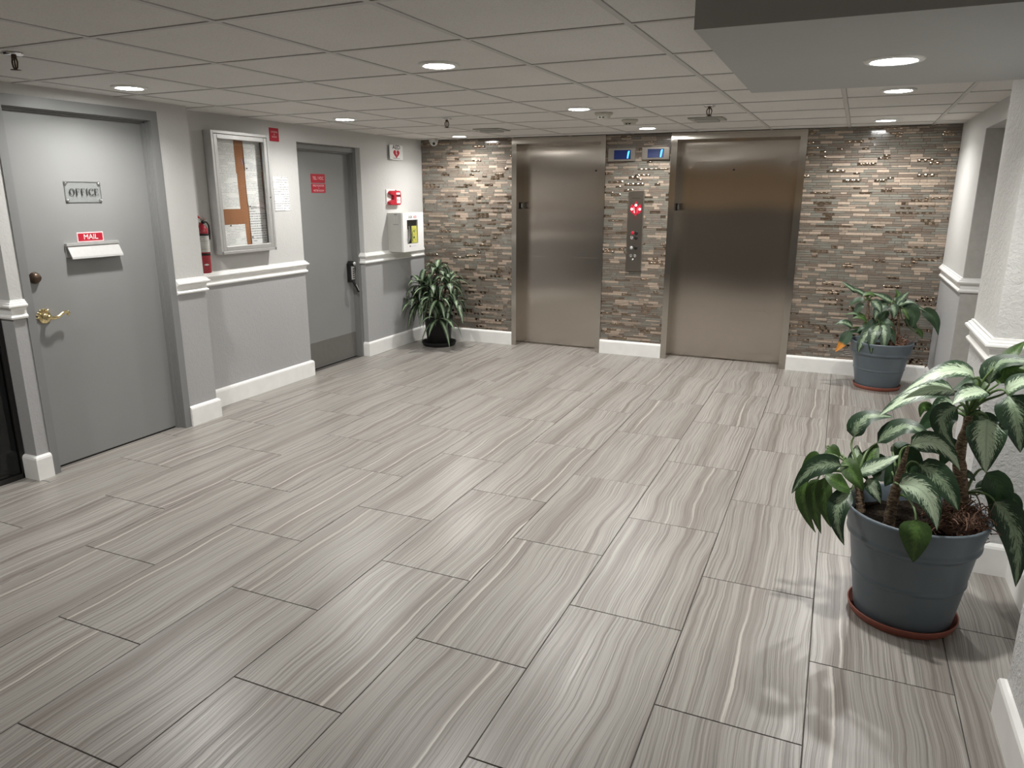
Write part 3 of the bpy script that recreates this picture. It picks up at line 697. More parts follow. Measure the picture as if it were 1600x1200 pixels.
# notice board cabinet
e = empty('notice_board', T(1.53, 1.18, 0), 'glazed aluminium notice cabinet with cork back and pinned papers', 'notice board')
y0, y1, z0, z1, dp = 1.222, 1.822, 1.18, 2.08, 0.08
m = MB()
for a, b, c, d in ((y0, y0 + 0.022, z0, z1), (y1 - 0.022, y1, z0, z1), (y0 + 0.022, y1 - 0.022, z0, z0 + 0.022), (y0 + 0.022, y1 - 0.022, z1 - 0.022, z1)): m.bbox(a, b, c, d, 0.004, dp, 0.002, T=T)
m.box(y0 + 0.01, y1 - 0.01, z0 + 0.01, z1 - 0.01, 0.003, 0.006, T=T); m.obj('case', M['alu'], e)
m = MB(); q = 0.024
for a, b, c, d in ((y0 + q, y0 + q + 0.034, z0 + q, z1 - q), (y1 - q - 0.034, y1 - q, z0 + q, z1 - q), (y0 + q + 0.034, y1 - q - 0.034, z0 + q, z0 + q + 0.034), (y0 + q + 0.034, y1 - q - 0.034, z1 - q - 0.034, z1 - q)): m.bbox(a, b, c, d, 0.055, dp - 0.001, 0.003, T=T)
dr = m.obj('door', M['alu'], e)
m = MB(); m.box(y0 + 0.05, y1 - 0.05, z0 + 0.05, z1 - 0.05, 0.062, 0.065, T=T); m.obj('pane', M['glass'], dr)
m = MB(); m.cyl(T(y1 - 0.03, 1.60, dp - 0.002), (0.006, 0, 0), 0.007, 0.007, 12); m.obj('lock', M['chrome'], dr)
for a, b in ((y0 + 0.004, z0 + 0.012), (y1 - 0.016, z0 + 0.012)):
    m = MB(); m.box(a, a + 0.012, b - 0.012, b + 0.010, dp - 0.01, dp + 0.003, T=T); m.obj('corner_clip', M['framegrey2'], e)
m = MB(); m.box(y0 + 0.022, y1 - 0.022, z0 + 0.022, z1 - 0.022, 0.005, 0.009, T=T); m.obj('cork_back', M['cork'], e)
def sheet(name, a, b, c, d, mt, lb, grp, n0=0.0095, skew=0.0, label_parent=None, curl=0.004, TT=None):
    TT = TT or T; m = MB(); vs = []; nu, nv = 4, 8
    for j in range(nv + 1):
        for i in range(nu + 1):
            u, v = a + (b - a) * i / nu, c + (d - c) * j / nv
            vs.append(TT(u + skew * (v - c), v, n0 + 0.0015 + curl * (abs(i / nu - .5) * 2) ** 3 * (1 - j / nv) ** 2))
    k = len(vs); vs += [(p[0] - 0.0012, p[1], p[2]) for p in vs]
    fs = []
    for j in range(nv):
        for i in range(nu):
            q = j * (nu + 1) + i; fs += [(q, q + 1, q + nu + 2, q + nu + 1), (k + q + nu + 1, k + q + nu + 2, k + q + 1, k + q)]
    m.add(vs, fs); o = m.obj(name, mt); return tag(o, lb, 'paper', grp)
g = 'papers in the notice cabinet'
P = 'notice_paper'
sheet(P, 1.300, 1.506, 1.775, 2.040, M['print1'], 'printed sheet highest beside the cabinet hinge, left of the bare cork strip', g, n0=0.011)
sheet(P, 1.300, 1.518, 1.513, 1.779, M['print2'], 'printed sheet second down, directly above the bare cork patch', g)
sheet(P, 1.300, 1.558, 1.222, 1.396, M['print3'], 'wrinkled handwritten sheet alone below the bare cork patch', g, curl=0.008)
sheet(P, 1.606, 1.786, 1.800, 2.040, M['print2'], 'printed sheet highest beside the cabinet lock side', g, n0=0.011)
sheet(P, 1.606, 1.788, 1.543, 1.804, M['print3'], 'printed sheet midway down on the lock side of cabinet', g)
sheet(P, 1.614, 1.792, 1.222, 1.547, M['letter'], 'sheet with bold heading lowest on the lock side of cabinet', g, n0=0.011)
hd = text('printed_heading', 'NOTICE TO ALL', T, 1.705, 1.518, 0.020, M['blackpaint'], None, n0=0.0135)
tag(hd, 'small bold heading line printed at head of lowest cabinet sheet', 'heading')
for a, b, lb in ((1.622, 1.82, 'dark push pin highest beside the bare cork strip'), (1.625, 1.53, 'dark push pin next to the bold heading'), (1.625, 1.29, 'dark push pin lowest beside the cork strip'), (1.40, 1.388, 'dark push pin holding the wrinkled handwritten sheet')):
    m = MB(); m.lathe([(0.003, 0), (0.005, 0.004), (0.0045, 0.008), (0.0001, 0.010)], T(a, b, 0.013), (1, 0, 0), 10)
    tag(m.obj('push_pin', M['black']), lb, 'pin', 'push pins in the notice cabinet')
# letter taped beside the board
sheet('posted_letter', 1.925, 2.105, 1.488, 1.765, M['letter'], 'white typed letter taped on the wall beside the notice cabinet', None, n0=0.002, curl=0.002)
# small red wall sign near the ceiling
e = empty('red_wall_sign', T(1.98, 2.05, 0), 'small red sign high on wall above the posted letter', 'sign')
m = MB(); m.bbox(1.925, 2.035, 2.045, 2.150, 0, 0.004, 0.001, T=T); m.obj('face', M['signred'], e)
for s, v in (('CAMERAS', 2.118), ('&', 2.099), ('AUDIO', 2.080)): text('lettering', s, T, 1.98, v, 0.018, M['pink'], e, n0=0.0042)

# fire extinguisher
cx, cy = XL + 0.065, 1.062
e = empty('fire_extinguisher', (cx, cy, 1.055), 'red fire extinguisher with white label hung beside the notice cabinet', 'extinguisher')
r = 0.044
m = MB(); m.lathe([(0.0001, 1.062), (r - 0.006, 1.058), (r, 1.066), (r, 1.355), (r * 0.93, 1.378), (r * 0.7, 1.398), (r * 0.4, 1.408), (0.015, 1.412), (0.015, 1.425), (0.0001, 1.426)], (cx, cy, 0), n=32)
m.obj('cylinder', plain('extinguisher_red', (0.33, 0.006, 0.02), 0.18, var=0.03, coat=0.5), e)
m = MB(); m.lathe([(r + 0.0006, 1.212), (r + 0.0008, 1.213), (r + 0.0008, 1.333), (r + 0.0006, 1.334)], (cx, cy, 0), n=32); m.obj('label_band', printed('extinguisher_label', (0.55, 0.55, 0.52), (0.15, 0.15, 0.15), seed=21.0, rows=70.0), e)
for z in (1.338, 1.196):
    m = MB(); m.lathe([(r + 0.0005, z - 0.008), (r + 0.0018, z - 0.007), (r + 0.0018, z + 0.007), (r + 0.0005, z + 0.008)], (cx, cy, 0), n=32); m.obj('strap', M['black'], e)
m = MB()
for t in (-0.35, -0.1):
    pass
m.prism([(-.018, 0), (0, .008), (.018, 0), (0, -.008)], r + 0.0002, r + 0.0016, lambda a, b, n: (cx + n * math.cos(-0.5) - a * math.sin(-0.5), cy + n * math.sin(-0.5) + a * math.cos(-0.5), 1.122 + b)); m.obj('badge', M['white'], e)
m = MB(); m.cyl((cx, cy, 1.424), (0, 0, 0.022), 0.014, 0.012, 14); m.box(cx - 0.012, cx + 0.012, cy - 0.015, cy + 0.03, 1.440, 1.452); m.obj('valve', M['chrome'], e)
m = MB(); m.lathe([(0.0001, 0), (0.013, 0), (0.013, 0.012), (0.0001, 0.013)], (cx + 0.012, cy + 0.004, 1.428), (1, 0, 0), 16); m.obj('gauge', M['black'], e)
m = MB(); m.tube([(cx, cy - 0.004, 1.45), (cx, cy - 0.03, 1.474), (cx, cy - 0.052, 1.487)], [0.006, 0.007, 0.005], 8); m.tube([(cx, cy + 0.01, 1.445), (cx, cy + 0.05, 1.448)], [0.005, 0.004], 8); m.obj('squeeze_handle', M['red'], e)
m = MB(); m.tube([(cx + 0.01, cy + 0.012, 1.435), (cx + 0.02, cy + 0.036, 1.425), (cx + 0.02, cy + 0.052, 1.40), (cx + 0.016, cy + 0.056, 1.35), (cx + 0.01, cy + 0.054, 1.30)], [0.006, 0.006, 0.006, 0.007, 0.009], 8); m.obj('hose', M['black'], e)
m = MB(); ring = [(cx + 0.004, cy + 0.03 + 0.012 * math.cos(k * math.pi / 8), 1.465 + 0.012 * math.sin(k * math.pi / 8)) for k in range(17)]; m.tube(ring, 0.0014, 5, caps=False); m.obj('pull_ring', M['chrome'], e)
m = MB(); m.box(cy - 0.014, cy + 0.014, 1.12, 1.43, 0, 0.022, T=T); m.obj('wall_bracket', M['alu'], e)

# defibrillator sign, wall alarm, cabinet
e = empty('defibrillator_sign', T(3.77, 1.97, 0), 'white sign with AED lettering over a red heart, high on wall', 'sign')
m = MB(); y0, y1, z0, z1 = 3.652, 3.902, 1.975, 2.118
tilt = lambda a, b, n: (XL + 0.004 + n + 0.05 * (b - 1.975) / 0.14 * 0 + 0.02, a, b)
m.bbox(y0, y1, z0, z1, 0, 0.004, 0.001, T=tilt); m.box(y0 + 0.05, y1 - 0.05, z0 - 0.004, z0 + 0.03, -0.024, 0, T=tilt); m.obj('panel', M['white'], e)
def heart(cx, cz, s): 
    P = []
    for k in range(36):
        t = 2 * math.pi * k / 36; P.append((cx + s * 1.25 * math.sin(t) ** 3, cz + s * (13 * math.cos(t) - 5 * math.cos(2 * t) - 2 * math.cos(3 * t) - math.cos(4 * t)) / 16))
    return P
m = MB(); m.prism(heart(3.777, 2.034, 0.046), 0.004, 0.0052, tilt); m.obj('heart', M['red'], e)
m = MB(); m.prism([(3.765, 2.06), (3.786, 2.06), (3.779, 2.038), (3.792, 2.038), (3.776, 2.005), (3.780, 2.028), (3.766, 2.028)], 0.0053, 0.006, tilt); m.obj('lightning_bolt', M['pink'], e)
text('lettering', 'AED', tilt, 3.777, 2.095, 0.056, M['blackpaint'], e, n0=0.0044, bold=0.001, sx=1.35)
text('lettering', 'Defibrillator', tilt, 3.777, 1.988, 0.019, M['blackpaint'], e, n0=0.0044, sx=1.4)

e = empty('alarm_call_point', T(3.72, 1.505, 0), 'red wall alarm with white labels above the white defibrillator box', 'alarm')
m = MB(); m.bbox(3.585, 3.75, 1.525, 1.675, 0, 0.012, 0.003, T=T); m.obj('backplate', M['white'], e)
m = MB(); cz = 1.585
body = [(3.62, cz + .068), (3.64, cz + .076), (3.75, cz + .076), (3.80, cz + .074), (3.812, cz + .05), (3.815, cz - .045), (3.80, cz - .066), (3.74, cz - .070), (3.62, cz - .068), (3.592, cz - .055), (3.60, cz - .034), (3.64, cz - .020), (3.672, cz - .016), (3.678, cz + .03), (3.64, cz + .036), (3.605, cz + .05)]
m.prism(body, 0.012, 0.042, T); m.prism([((a - 3.71) * .95 + 3.71, (b - cz) * .94 + cz) for a, b in body], 0.042, 0.048, T)
m.obj('body', M['red'], e)
m = MB(); m.box(3.715, 3.785, cz + 0.038, cz + 0.058, 0.048, 0.0500, T=T); m.box(3.72, 3.79, cz - 0.05, cz + 0.012, 0.048, 0.0500, T=T); m.obj('label_plate', M['white'], e)
m = MB(); m.box(3.72, 3.787, cz + 0.018, cz + 0.032, 0.048, 0.0500, T=T); m.box(3.735, 3.745, cz - 0.03, cz - 0.008, 0.0501, 0.0506, T=T); m.box(3.768, 3.774, cz - 0.028, cz - 0.012, 0.0501, 0.0506, T=T); m.obj('print', M['blackpaint'], e)
m = MB(); m.cyl(T(3.735, cz + 0.074, 0.03), (0, 0, 0.010), 0.006, 0.004, 10); m.obj('reset_knob', M['black'], e)

e = empty('defibrillator_cabinet', T(3.81, 1.035, 0), 'white wall box with window showing a yellow packet, below the red alarm', 'cabinet')
y0, y1, z0, z1, dp = 3.60, 4.012, 1.038, 1.437, 0.188
m = MB(); m.box(y0, y1, z0, z1, 0, dp - 0.02, T=T); m.obj('housing', M['offwhite'], e)
m = MB(); wy0, wy1, wz0, wz1 = 3.680, 3.898, 1.118, 1.365
for a, b, c, d in ((y0, wy0, z0, z1), (wy1, y1, z0, z1), (wy0, wy1, z0, wz0), (wy0, wy1, wz1, z1)): m.box(a, b, c, d, dp - 0.02, dp, T=T)
dr = m.obj('door', plain('bright_white_enamel', (0.80, 0.80, 0.79), 0.3, var=0.01), e)
m = MB(); m.box(wy0, wy1, wz0, wz1, dp - 0.0195, dp - 0.017, T=T); m.obj('interior', M['black'], e)
m = MB(); m.bbox(3.785, 3.890, 1.124, 1.300, dp - 0.017, dp - 0.008, 0.003, T=T); pk = m.obj('packet', M['lanyel'], e)
m = MB(); m.box(3.79, 3.80, 1.14, 1.25, dp - 0.008, dp - 0.0072, T=T); m.box(3.81, 3.845, 1.17, 1.19, dp - 0.008, dp - 0.0072, T=T); m.box(3.82, 3.84, 1.235, 1.255, dp - 0.008, dp - 0.0072, T=T); m.obj('packet_print', M['stem_green'], pk)
m = MB(); m.tube([T(3.70, 1.13, dp - 0.012), T(3.73, 1.18, dp - 0.010), T(3.745, 1.25, dp - 0.012), T(3.735, 1.30, dp - 0.012)], [0.012, 0.016, 0.010, 0.006], 8); m.obj('carry_case', M['framegrey2'], e)
m = MB(); m.box(wy0 - 0.002, wy1 + 0.002, wz0 - 0.002, wz1 + 0.002, dp - 0.005, dp - 0.003, T=T); m.obj('window', M['glass'], dr)
m = MB(); m.tube([T(3.668, 1.17, dp), T(3.668, 1.172, dp + 0.018), T(3.668, 1.268, dp + 0.018), T(3.668, 1.27, dp)], 0.004, 8); m.obj('handle', M['chrome'], dr)
text('lettering', 'OUR', T, 3.745, 1.392, 0.036, M['blackpaint'], dr, n0=dp, bold=0.0006)
text('lettering', 'AED', T, 3.840, 1.392, 0.036, M['red'], dr, n0=dp, bold=0.0006)
text('lettering', 'EMERGENCY USE', T, 3.79, 1.092, 0.014, plain('lilac_print', (0.45, 0.42, 0.6), 0.5), dr, n0=dp)
m = MB(); m.cyl(T(3.728, 1.094, dp), (0.001, 0, 0), 0.009, 0.009, 12); m.obj('warning_mark', M['brass'], dr)
m = MB(); SF = lambda a, b, n: (XL + a, 3.60 - n, b)   # side facing the lobby
m.box(0.075, 0.125, 1.335, 1.415, 0, 0.001, T=SF); m.obj('side_label', M['offwhite'], e)
for a in (0.078, 0.108):
    m = MB(); m.box(a, a + 0.012, 1.335, 1.405, 0.001, 0.0016, T=SF); m.obj('speaker_slot', M['alu'], e)
m = MB(); m.box(0.085, 0.118, 1.418, 1.426, 0, 0.001, T=SF); m.obj('side_print', M['framegrey2'], e)
m = MB(); m.box(0.07, 0.135, 1.318, 1.323, 0, 0.001, T=SF); m.obj('side_print', M['framegrey2'], e)

# ================================================================ CEILING FIXTURES
LIGHTS = [(-1.36, 0.16, H, 'recessed light nearest the viewer over the middle of the lobby floor'), (-3.31, 0.12, H, 'recessed light close to the office door head'),
          (-3.27, 2.04, H, 'recessed light between notice cabinet and service door'), (-3.255, 3.94, H, 'recessed light in the corner above the black potted plant'),
          (-1.335, 2.07, H, 'recessed light second in the middle row before the smoke detector'), (-1.265, 3.74, H, 'recessed light above the floor indicators between elevators'),
          (0.615, 1.90, H, 'recessed light just past the dropped soffit'), (0.635, 3.77, H, 'recessed light above the mosaic beside the wide elevator'),
          (0.503, -0.10, 2.06, 'recessed light in the dropped soffit with wide trim'),
          (-3.3, -1.85, H, 'recessed light out of view behind the viewer, beside the storefront window')]
for x, y, z, lb in LIGHTS:
    e = empty('recessed_light', (x, y, z), lb, 'ceiling light', 'recessed ceiling lights')
    ro = 0.094; ri = 0.068
    m = MB(); m.lathe([(ro, 0.004), (ro, -0.001), (ro - 0.004, -0.005), (ri + 0.006, -0.007), (ri, -0.004), (ri - 0.002, 0.004)], (x, y, z), n=36); m.obj('trim_ring', M['white'], e)
    m = MB(); m.cyl((x, y, z - 0.0035), (0, 0, 0.003), ri - 0.001, ri - 0.001, 36); m.obj('lens', M['lens'], e)
    ld = bpy.data.lights.new('downlight', 'AREA'); ld.shape = 'DISK'; ld.size = 0.085; ld.energy = LAMP_W; ld.color = LAMP_COL; ld.spread = math.radians(148)
    lo = bpy.data.objects.new('downlight', ld); C.objects.link(lo); lo.parent = e; lo.location = (0, 0, -0.0045)

def sprinkler(x, y, lb, s=1.0):
    e = empty('sprinkler_head', (x, y, H), lb, 'sprinkler', 'sprinkler heads')
    m = MB(); m.lathe([(0.038 * s, 0.001), (0.038 * s, -0.004), (0.030 * s, -0.008), (0.014 * s, -0.009), (0.0001, -0.009)], (x, y, H), n=28); m.obj('escutcheon', M['chrome'], e)
    m = MB(); m.cyl((x, y, H - 0.008), (0, 0, -0.014), 0.010, 0.011, 14)
    for sg in (-1, 1): m.tube([(x + sg * 0.011, y, H - 0.018), (x + sg * 0.017, y, H - 0.035), (x + sg * 0.013, y, H - 0.055), (x, y, H - 0.064)], [0.004, 0.0035, 0.0035, 0.004], 7)
    m.obj('frame_arms', M['bronze'], e)
    m = MB(); m.tube([(x, y, H - 0.02), (x, y, H - 0.062)], 0.0032, 8); m.obj('bulb', M['bronze'], e)
    m = MB(); m.lathe([(0.0001, 0), (0.020, 0.0), (0.021, -0.002), (0.0001, -0.003)], (x, y, H - 0.064), n=20); m.obj('deflector', M['bronze'], e)
sprinkler(-2.87, -0.80, 'sprinkler head nearest the viewer, above the office door side', 1.0)
sprinkler(-2.52, 2.34, 'sprinkler head before the vent over the corner plant side')
sprinkler(-0.48, 2.23, 'sprinkler head before the vent facing the wide elevator')
for x, y, lb in ((-1.265, 2.42, 'cream smoke detector nearer the viewer in the middle ceiling'), (-1.22, 2.98, 'cream smoke detector closer to the floor indicators')):
    e = empty('smoke_detector', (x, y, H), lb, 'smoke detector', 'smoke detectors'); mt = plain('cream_plastic', (0.50, 0.48, 0.42), 0.5, var=0.02)
    m = MB(); m.lathe([(0.066, 0.001), (0.066, -0.010), (0.060, -0.014), (0.052, -0.016), (0.048, -0.034), (0.040, -0.040), (0.0001, -0.041)], (x, y, H), n=32); m.obj('housing', mt, e)
    for a in (-0.02, 0.004):
        m = MB(); m.box(x + a, x + a + 0.014, y - 0.050, y - 0.040, H - 0.036, H - 0.028); m.obj('vent_slot', M['black'], e)
for x, y, lb in ((-2.62, 3.37, 'square ceiling vent near the corner above the black potted plant'), (-0.64, 3.12, 'square ceiling vent in front of the wide elevator')):
    e = empty('ceiling_vent', (x, y, H), lb, 'vent', 'ceiling vents'); vt = plain('vent_enamel', (0.36, 0.35, 0.32), 0.5, var=0.02)
    m = MB(); m.bbox(x - 0.13, x + 0.13, y - 0.13, y + 0.13, -0.001, 0.008, 0.003, T=lambda a, b, n: (a, b, H - n)); m.obj('flange', vt, e)
    m = MB(); m.box(x - 0.085, x + 0.085, y - 0.085, y + 0.085, H - 0.0095, H - 0.007); m.obj('core', M['dark'], e)
    for k in range(7):
        yy = y - 0.075 + k * 0.025; m = MB(); m.add([(x - 0.085, yy, H - 0.009), (x + 0.085, yy, H - 0.009), (x + 0.085, yy + 0.012, H - 0.020), (x - 0.085, yy + 0.012, H - 0.020), (x - 0.085, yy + 0.002, H - 0.009), (x + 0.085, yy + 0.002, H - 0.009), (x + 0.085, yy + 0.014, H - 0.020), (x - 0.085, yy + 0.014, H - 0.020)], [(0, 1, 2, 3), (4, 7, 6, 5), (0, 4, 5, 1), (3, 2, 6, 7), (0, 3, 7, 4), (1, 5, 6, 2)]); m.obj('louvre', vt, e)
# dome camera
x, y = -3.70, 4.19
e = empty('security_camera', (x, y, H), 'small grey dome camera at the ceiling corner above the mosaic', 'camera')
m = MB(); m.lathe([(0.05, 0.001), (0.05, -0.022), (0.046, -0.026), (0.0001, -0.026)], (x, y, H), n=28); m.obj('base', M['offwhite'], e)
m = MB(); m.lathe([(0.042, -0.024)] + [(0.042 * math.cos(t * math.pi / 16), -0.030 - 0.042 * math.sin(t * math.pi / 16)) for t in range(8)] + [(0.0001, -0.072)], (x, y, H), n=28); m.obj('dome', M['offwhite'], e)
m = MB(); dv = Vector((0.5, -0.8, -0.42)).normalized(); m.cyl(Vector((x, y, H - 0.032)) + dv * 0.036, dv * 0.009, 0.016, 0.014, 16); m.obj('lens', M['black'], e)

# ================================================================ PLANTS
def leaf_obj(name, base, mid, tip, width, mt, parent, hint=(-0.25, -0.75, 0.6), fold=0.22, droop=0.0, n=12):
    b, c, t = Vector(base), Vector(mid), Vector(tip); ctl = c * 2 - (b + t) / 2; hint = Vector(hint)
    def P(s): return b * (1 - s) ** 2 + ctl * 2 * s * (1 - s) + t * s * s
    vs = []; uvs = []; K = 4
    for i in range(n + 1):
        s = i / n; p = P(s); tg = (P(min(1, s + 0.02)) - P(max(0, s - 0.02))).normalized()
        sd = tg.cross(hint)
        if sd.length < 1e-3: sd = tg.cross(Vector((1, 0, 0)))
        sd.normalize(); nr = sd.cross(tg).normalized()
        wv = math.sin(math.pi * s ** 0.66) ** 0.75 if 0 < s < 1 else 0.0
        hw = max(0.0008, width / 2 * wv * (1 - 0.25 * s))
        if hw > width / 2: hw = width / 2
        for k in range(-K, K + 1):
            q = k / K; z = fold * abs(q) * hw * (1 - 0.35 * abs(q)) + 0.05 * hw * math.sin(9 * s + 2.5 * q + width * 90)
            vs.append(p + sd * hw * q + nr * z); uvs.append(((q + 1) / 2, s))
    W2 = 2 * K + 1
    fs = [(i * W2 + k, i * W2 + k + 1, (i + 1) * W2 + k + 1, (i + 1) * W2 + k) for i in range(n) for k in range(W2 - 1)]
    m = MB(); m.add(vs, fs, 0, True); me = bpy.data.meshes.new(name); me.from_pydata(m.v, [], m.f); me.update()
    me.polygons.foreach_set('use_smooth', [True] * len(fs)); uv = me.uv_layers.new(name='UVMap')
    for lp in me.loops: uv.data[lp.index].uv = uvs[lp.vertex_index]
    me.materials.append(mt)
    pw = wloc(parent); me.transform(Matrix.Translation(-pw))
    o = bpy.data.objects.new(name, me); C.objects.link(o); o.parent = parent; return o

def pot(e, cx, cy, rr, rb, h, z0, mt):
    k = rr / 0.25
    t = lambda q: rb + (rr * 0.89 - rb) * q / 0.72
    prof = [(0.0001, z0), (rb - 0.008, z0), (rb, z0 + 0.006), (t(.03), z0 + h * .03), (t(.37), z0 + h * .37), (t(.385), z0 + h * .385), (t(.40) + .004, z0 + h * .398), (t(.40) + .0045, z0 + h * .408), (t(.41), z0 + h * .418), (t(.435), z0 + h * .435), (t(.70), z0 + h * .70), (t(.72), z0 + h * .72),
            (rr * .91, z0 + h * .725), (rr * .935, z0 + h * .738), (rr * .945, z0 + h * .755), (rr * .945, z0 + h * .77), (rr * .935, z0 + h * .785), (rr * .937, z0 + h * .80), (rr * .943, z0 + h * .815), (rr * .965, z0 + h * .87), (rr * .99, z0 + h * .94), (rr, z0 + h * .965), (rr, z0 + h * .985), (rr * .992, z0 + h), (rr * 0.97, z0 + h), (rr * 0.945, z0 + h * 0.985), (rr * 0.92, z0 + h * 0.80)]
    m = MB(); m.lathe(prof, (cx, cy, 0), n=56); return m.obj('pot', mt, e)

def soil(e, cx, cy, r, z):
    m = MB(); vs = [(cx, cy, z + 0.01)]; nr, na = 9, 40
    for k in range(1, nr + 1):
        for i in range(na):
            t = 2 * math.pi * i / na; q = r * k / nr; x, y = cx + q * math.cos(t), cy + q * math.sin(t)
            vs.append((x, y, z + 0.016 * mnoise.noise(Vector((x * 28, y * 28, 0))) + 0.010 * mnoise.noise(Vector((x * 70, y * 70, 3))) + 0.012 * (1 - k / nr)))
    fs = [(0, 1 + i, 1 + (i + 1) % na) for i in range(na)]
    for k in range(nr - 1): fs += [(1 + k * na + i, 1 + (k + 1) * na + i, 1 + (k + 1) * na + (i + 1) % na, 1 + k * na + (i + 1) % na) for i in range(na)]
    m.add(vs, fs); return m.obj('soil', M['soil'], e)

def roots(e, c, rad, n, seed):
    rnd = random.Random(seed); m = MB(); c = Vector(c)
    for k in range(n):
        p = c + Vector((max(-.6, min(.55, rnd.gauss(0, .33))) * rad, max(-.6, min(.6, rnd.gauss(0, .33))) * rad, rnd.random() * rad * 0.40)); d = Vector((rnd.gauss(0, 1), rnd.gauss(0, 1), rnd.gauss(0, .5))).normalized(); pts = [p]
        ax = Vector((rnd.gauss(0, 1), rnd.gauss(0, 1), rnd.gauss(0, 1))).normalized()
        for j in range(6): d = (Matrix.Rotation(rnd.uniform(.3, .8), 3, ax) @ d).normalized(); p = p + d * 0.011 * rad / 0.1; pts.append(p)
        m.tube(pts, rnd.uniform(0.0012, 0.0026), 5)
    nb = 14; vs = []
    for i in range(nb + 1):
        for j in range(24):
            ph = math.pi * i / nb; th = 2 * math.pi * j / 24; d = Vector((math.sin(ph) * math.cos(th), math.sin(ph) * math.sin(th), math.cos(ph)))
            q = 1 + 0.35 * mnoise.noise(d * 3.1 + Vector((seed, 0, 0))) + 0.2 * mnoise.noise(d * 9)
            vs.append(c + Vector((d.x * rad * .62 * q, d.y * rad * .62 * q, d.z * rad * .36 * q)))
    m.add(vs, [(i * 24 + j, i * 24 + (j + 1) % 24, (i + 1) * 24 + (j + 1) % 24, (i + 1) * 24 + j) for i in range(nb) for j in range(24)], 0)
    for k in range(9):
        m.tube([c + Vector((rnd.gauss(0, .3) * rad, rnd.gauss(0, .3) * rad, -0.03)), c + Vector((rnd.gauss(0, .3) * rad, rnd.gauss(0, .3) * rad, 0.01 + rnd.random() * rad * 0.35))], [0.016, 0.010], 7)
    return tag(m.obj('dry_roots', M['root'], e), kind='stuff')

def bez(p, n=10):
    p = [Vector(q) for q in p]; out = []
    for i in range(n + 1):
        s = i / n; out.append(p[0] * (1 - s) ** 3 + p[1] * 3 * s * (1 - s) ** 2 + p[2] * 3 * s * s * (1 - s) + p[3] * s ** 3)
    return out

def aglaonema(e, LV, SV, hintf=None):
    for pts, rads in SV:
        P = [Vector(q) for q in pts]; path = []; rr = []
        for a in range(3):
            for j in range(7):
                s = j / 7; path.append(P[a].lerp(P[a + 1], s)); r = rads[a] + (rads[a + 1] - rads[a]) * s; rr.append(r * (1 + 0.10 * math.sin((a * 7 + j) * 2.3)))
        path.append(P[3]); rr.append(rads[3]); m = MB(); m.tube(path, rr, 12); m.obj('stem', M['bark'], e)
    for crown, b, md, t, wd, k in LV:
        crown, b, md, t = Vector(crown), Vector(b), Vector(md), Vector(t)
        d = (b - crown); c1 = crown + Vector((d.x * .2, d.y * .2, abs(d.z) * .5 + 0.03)); c2 = b + (b - md).normalized() * d.length * 0.35
        m = MB(); m.tube(bez([crown, c1, c2, b], 9), [0.0065 - 0.0030 * i / 9 for i in range(10)], 7); pt = m.obj('petiole', M['stem_green'], e)
        L = (t - md).normalized(); hint = Vector((-0.15, -0.62, 0.75)) if L.z > -0.7 else Vector((-0.2, -0.92, 0.25))
        leaf_obj('leaf', b, md, t, wd * 1.2, LM[k], e, hint)
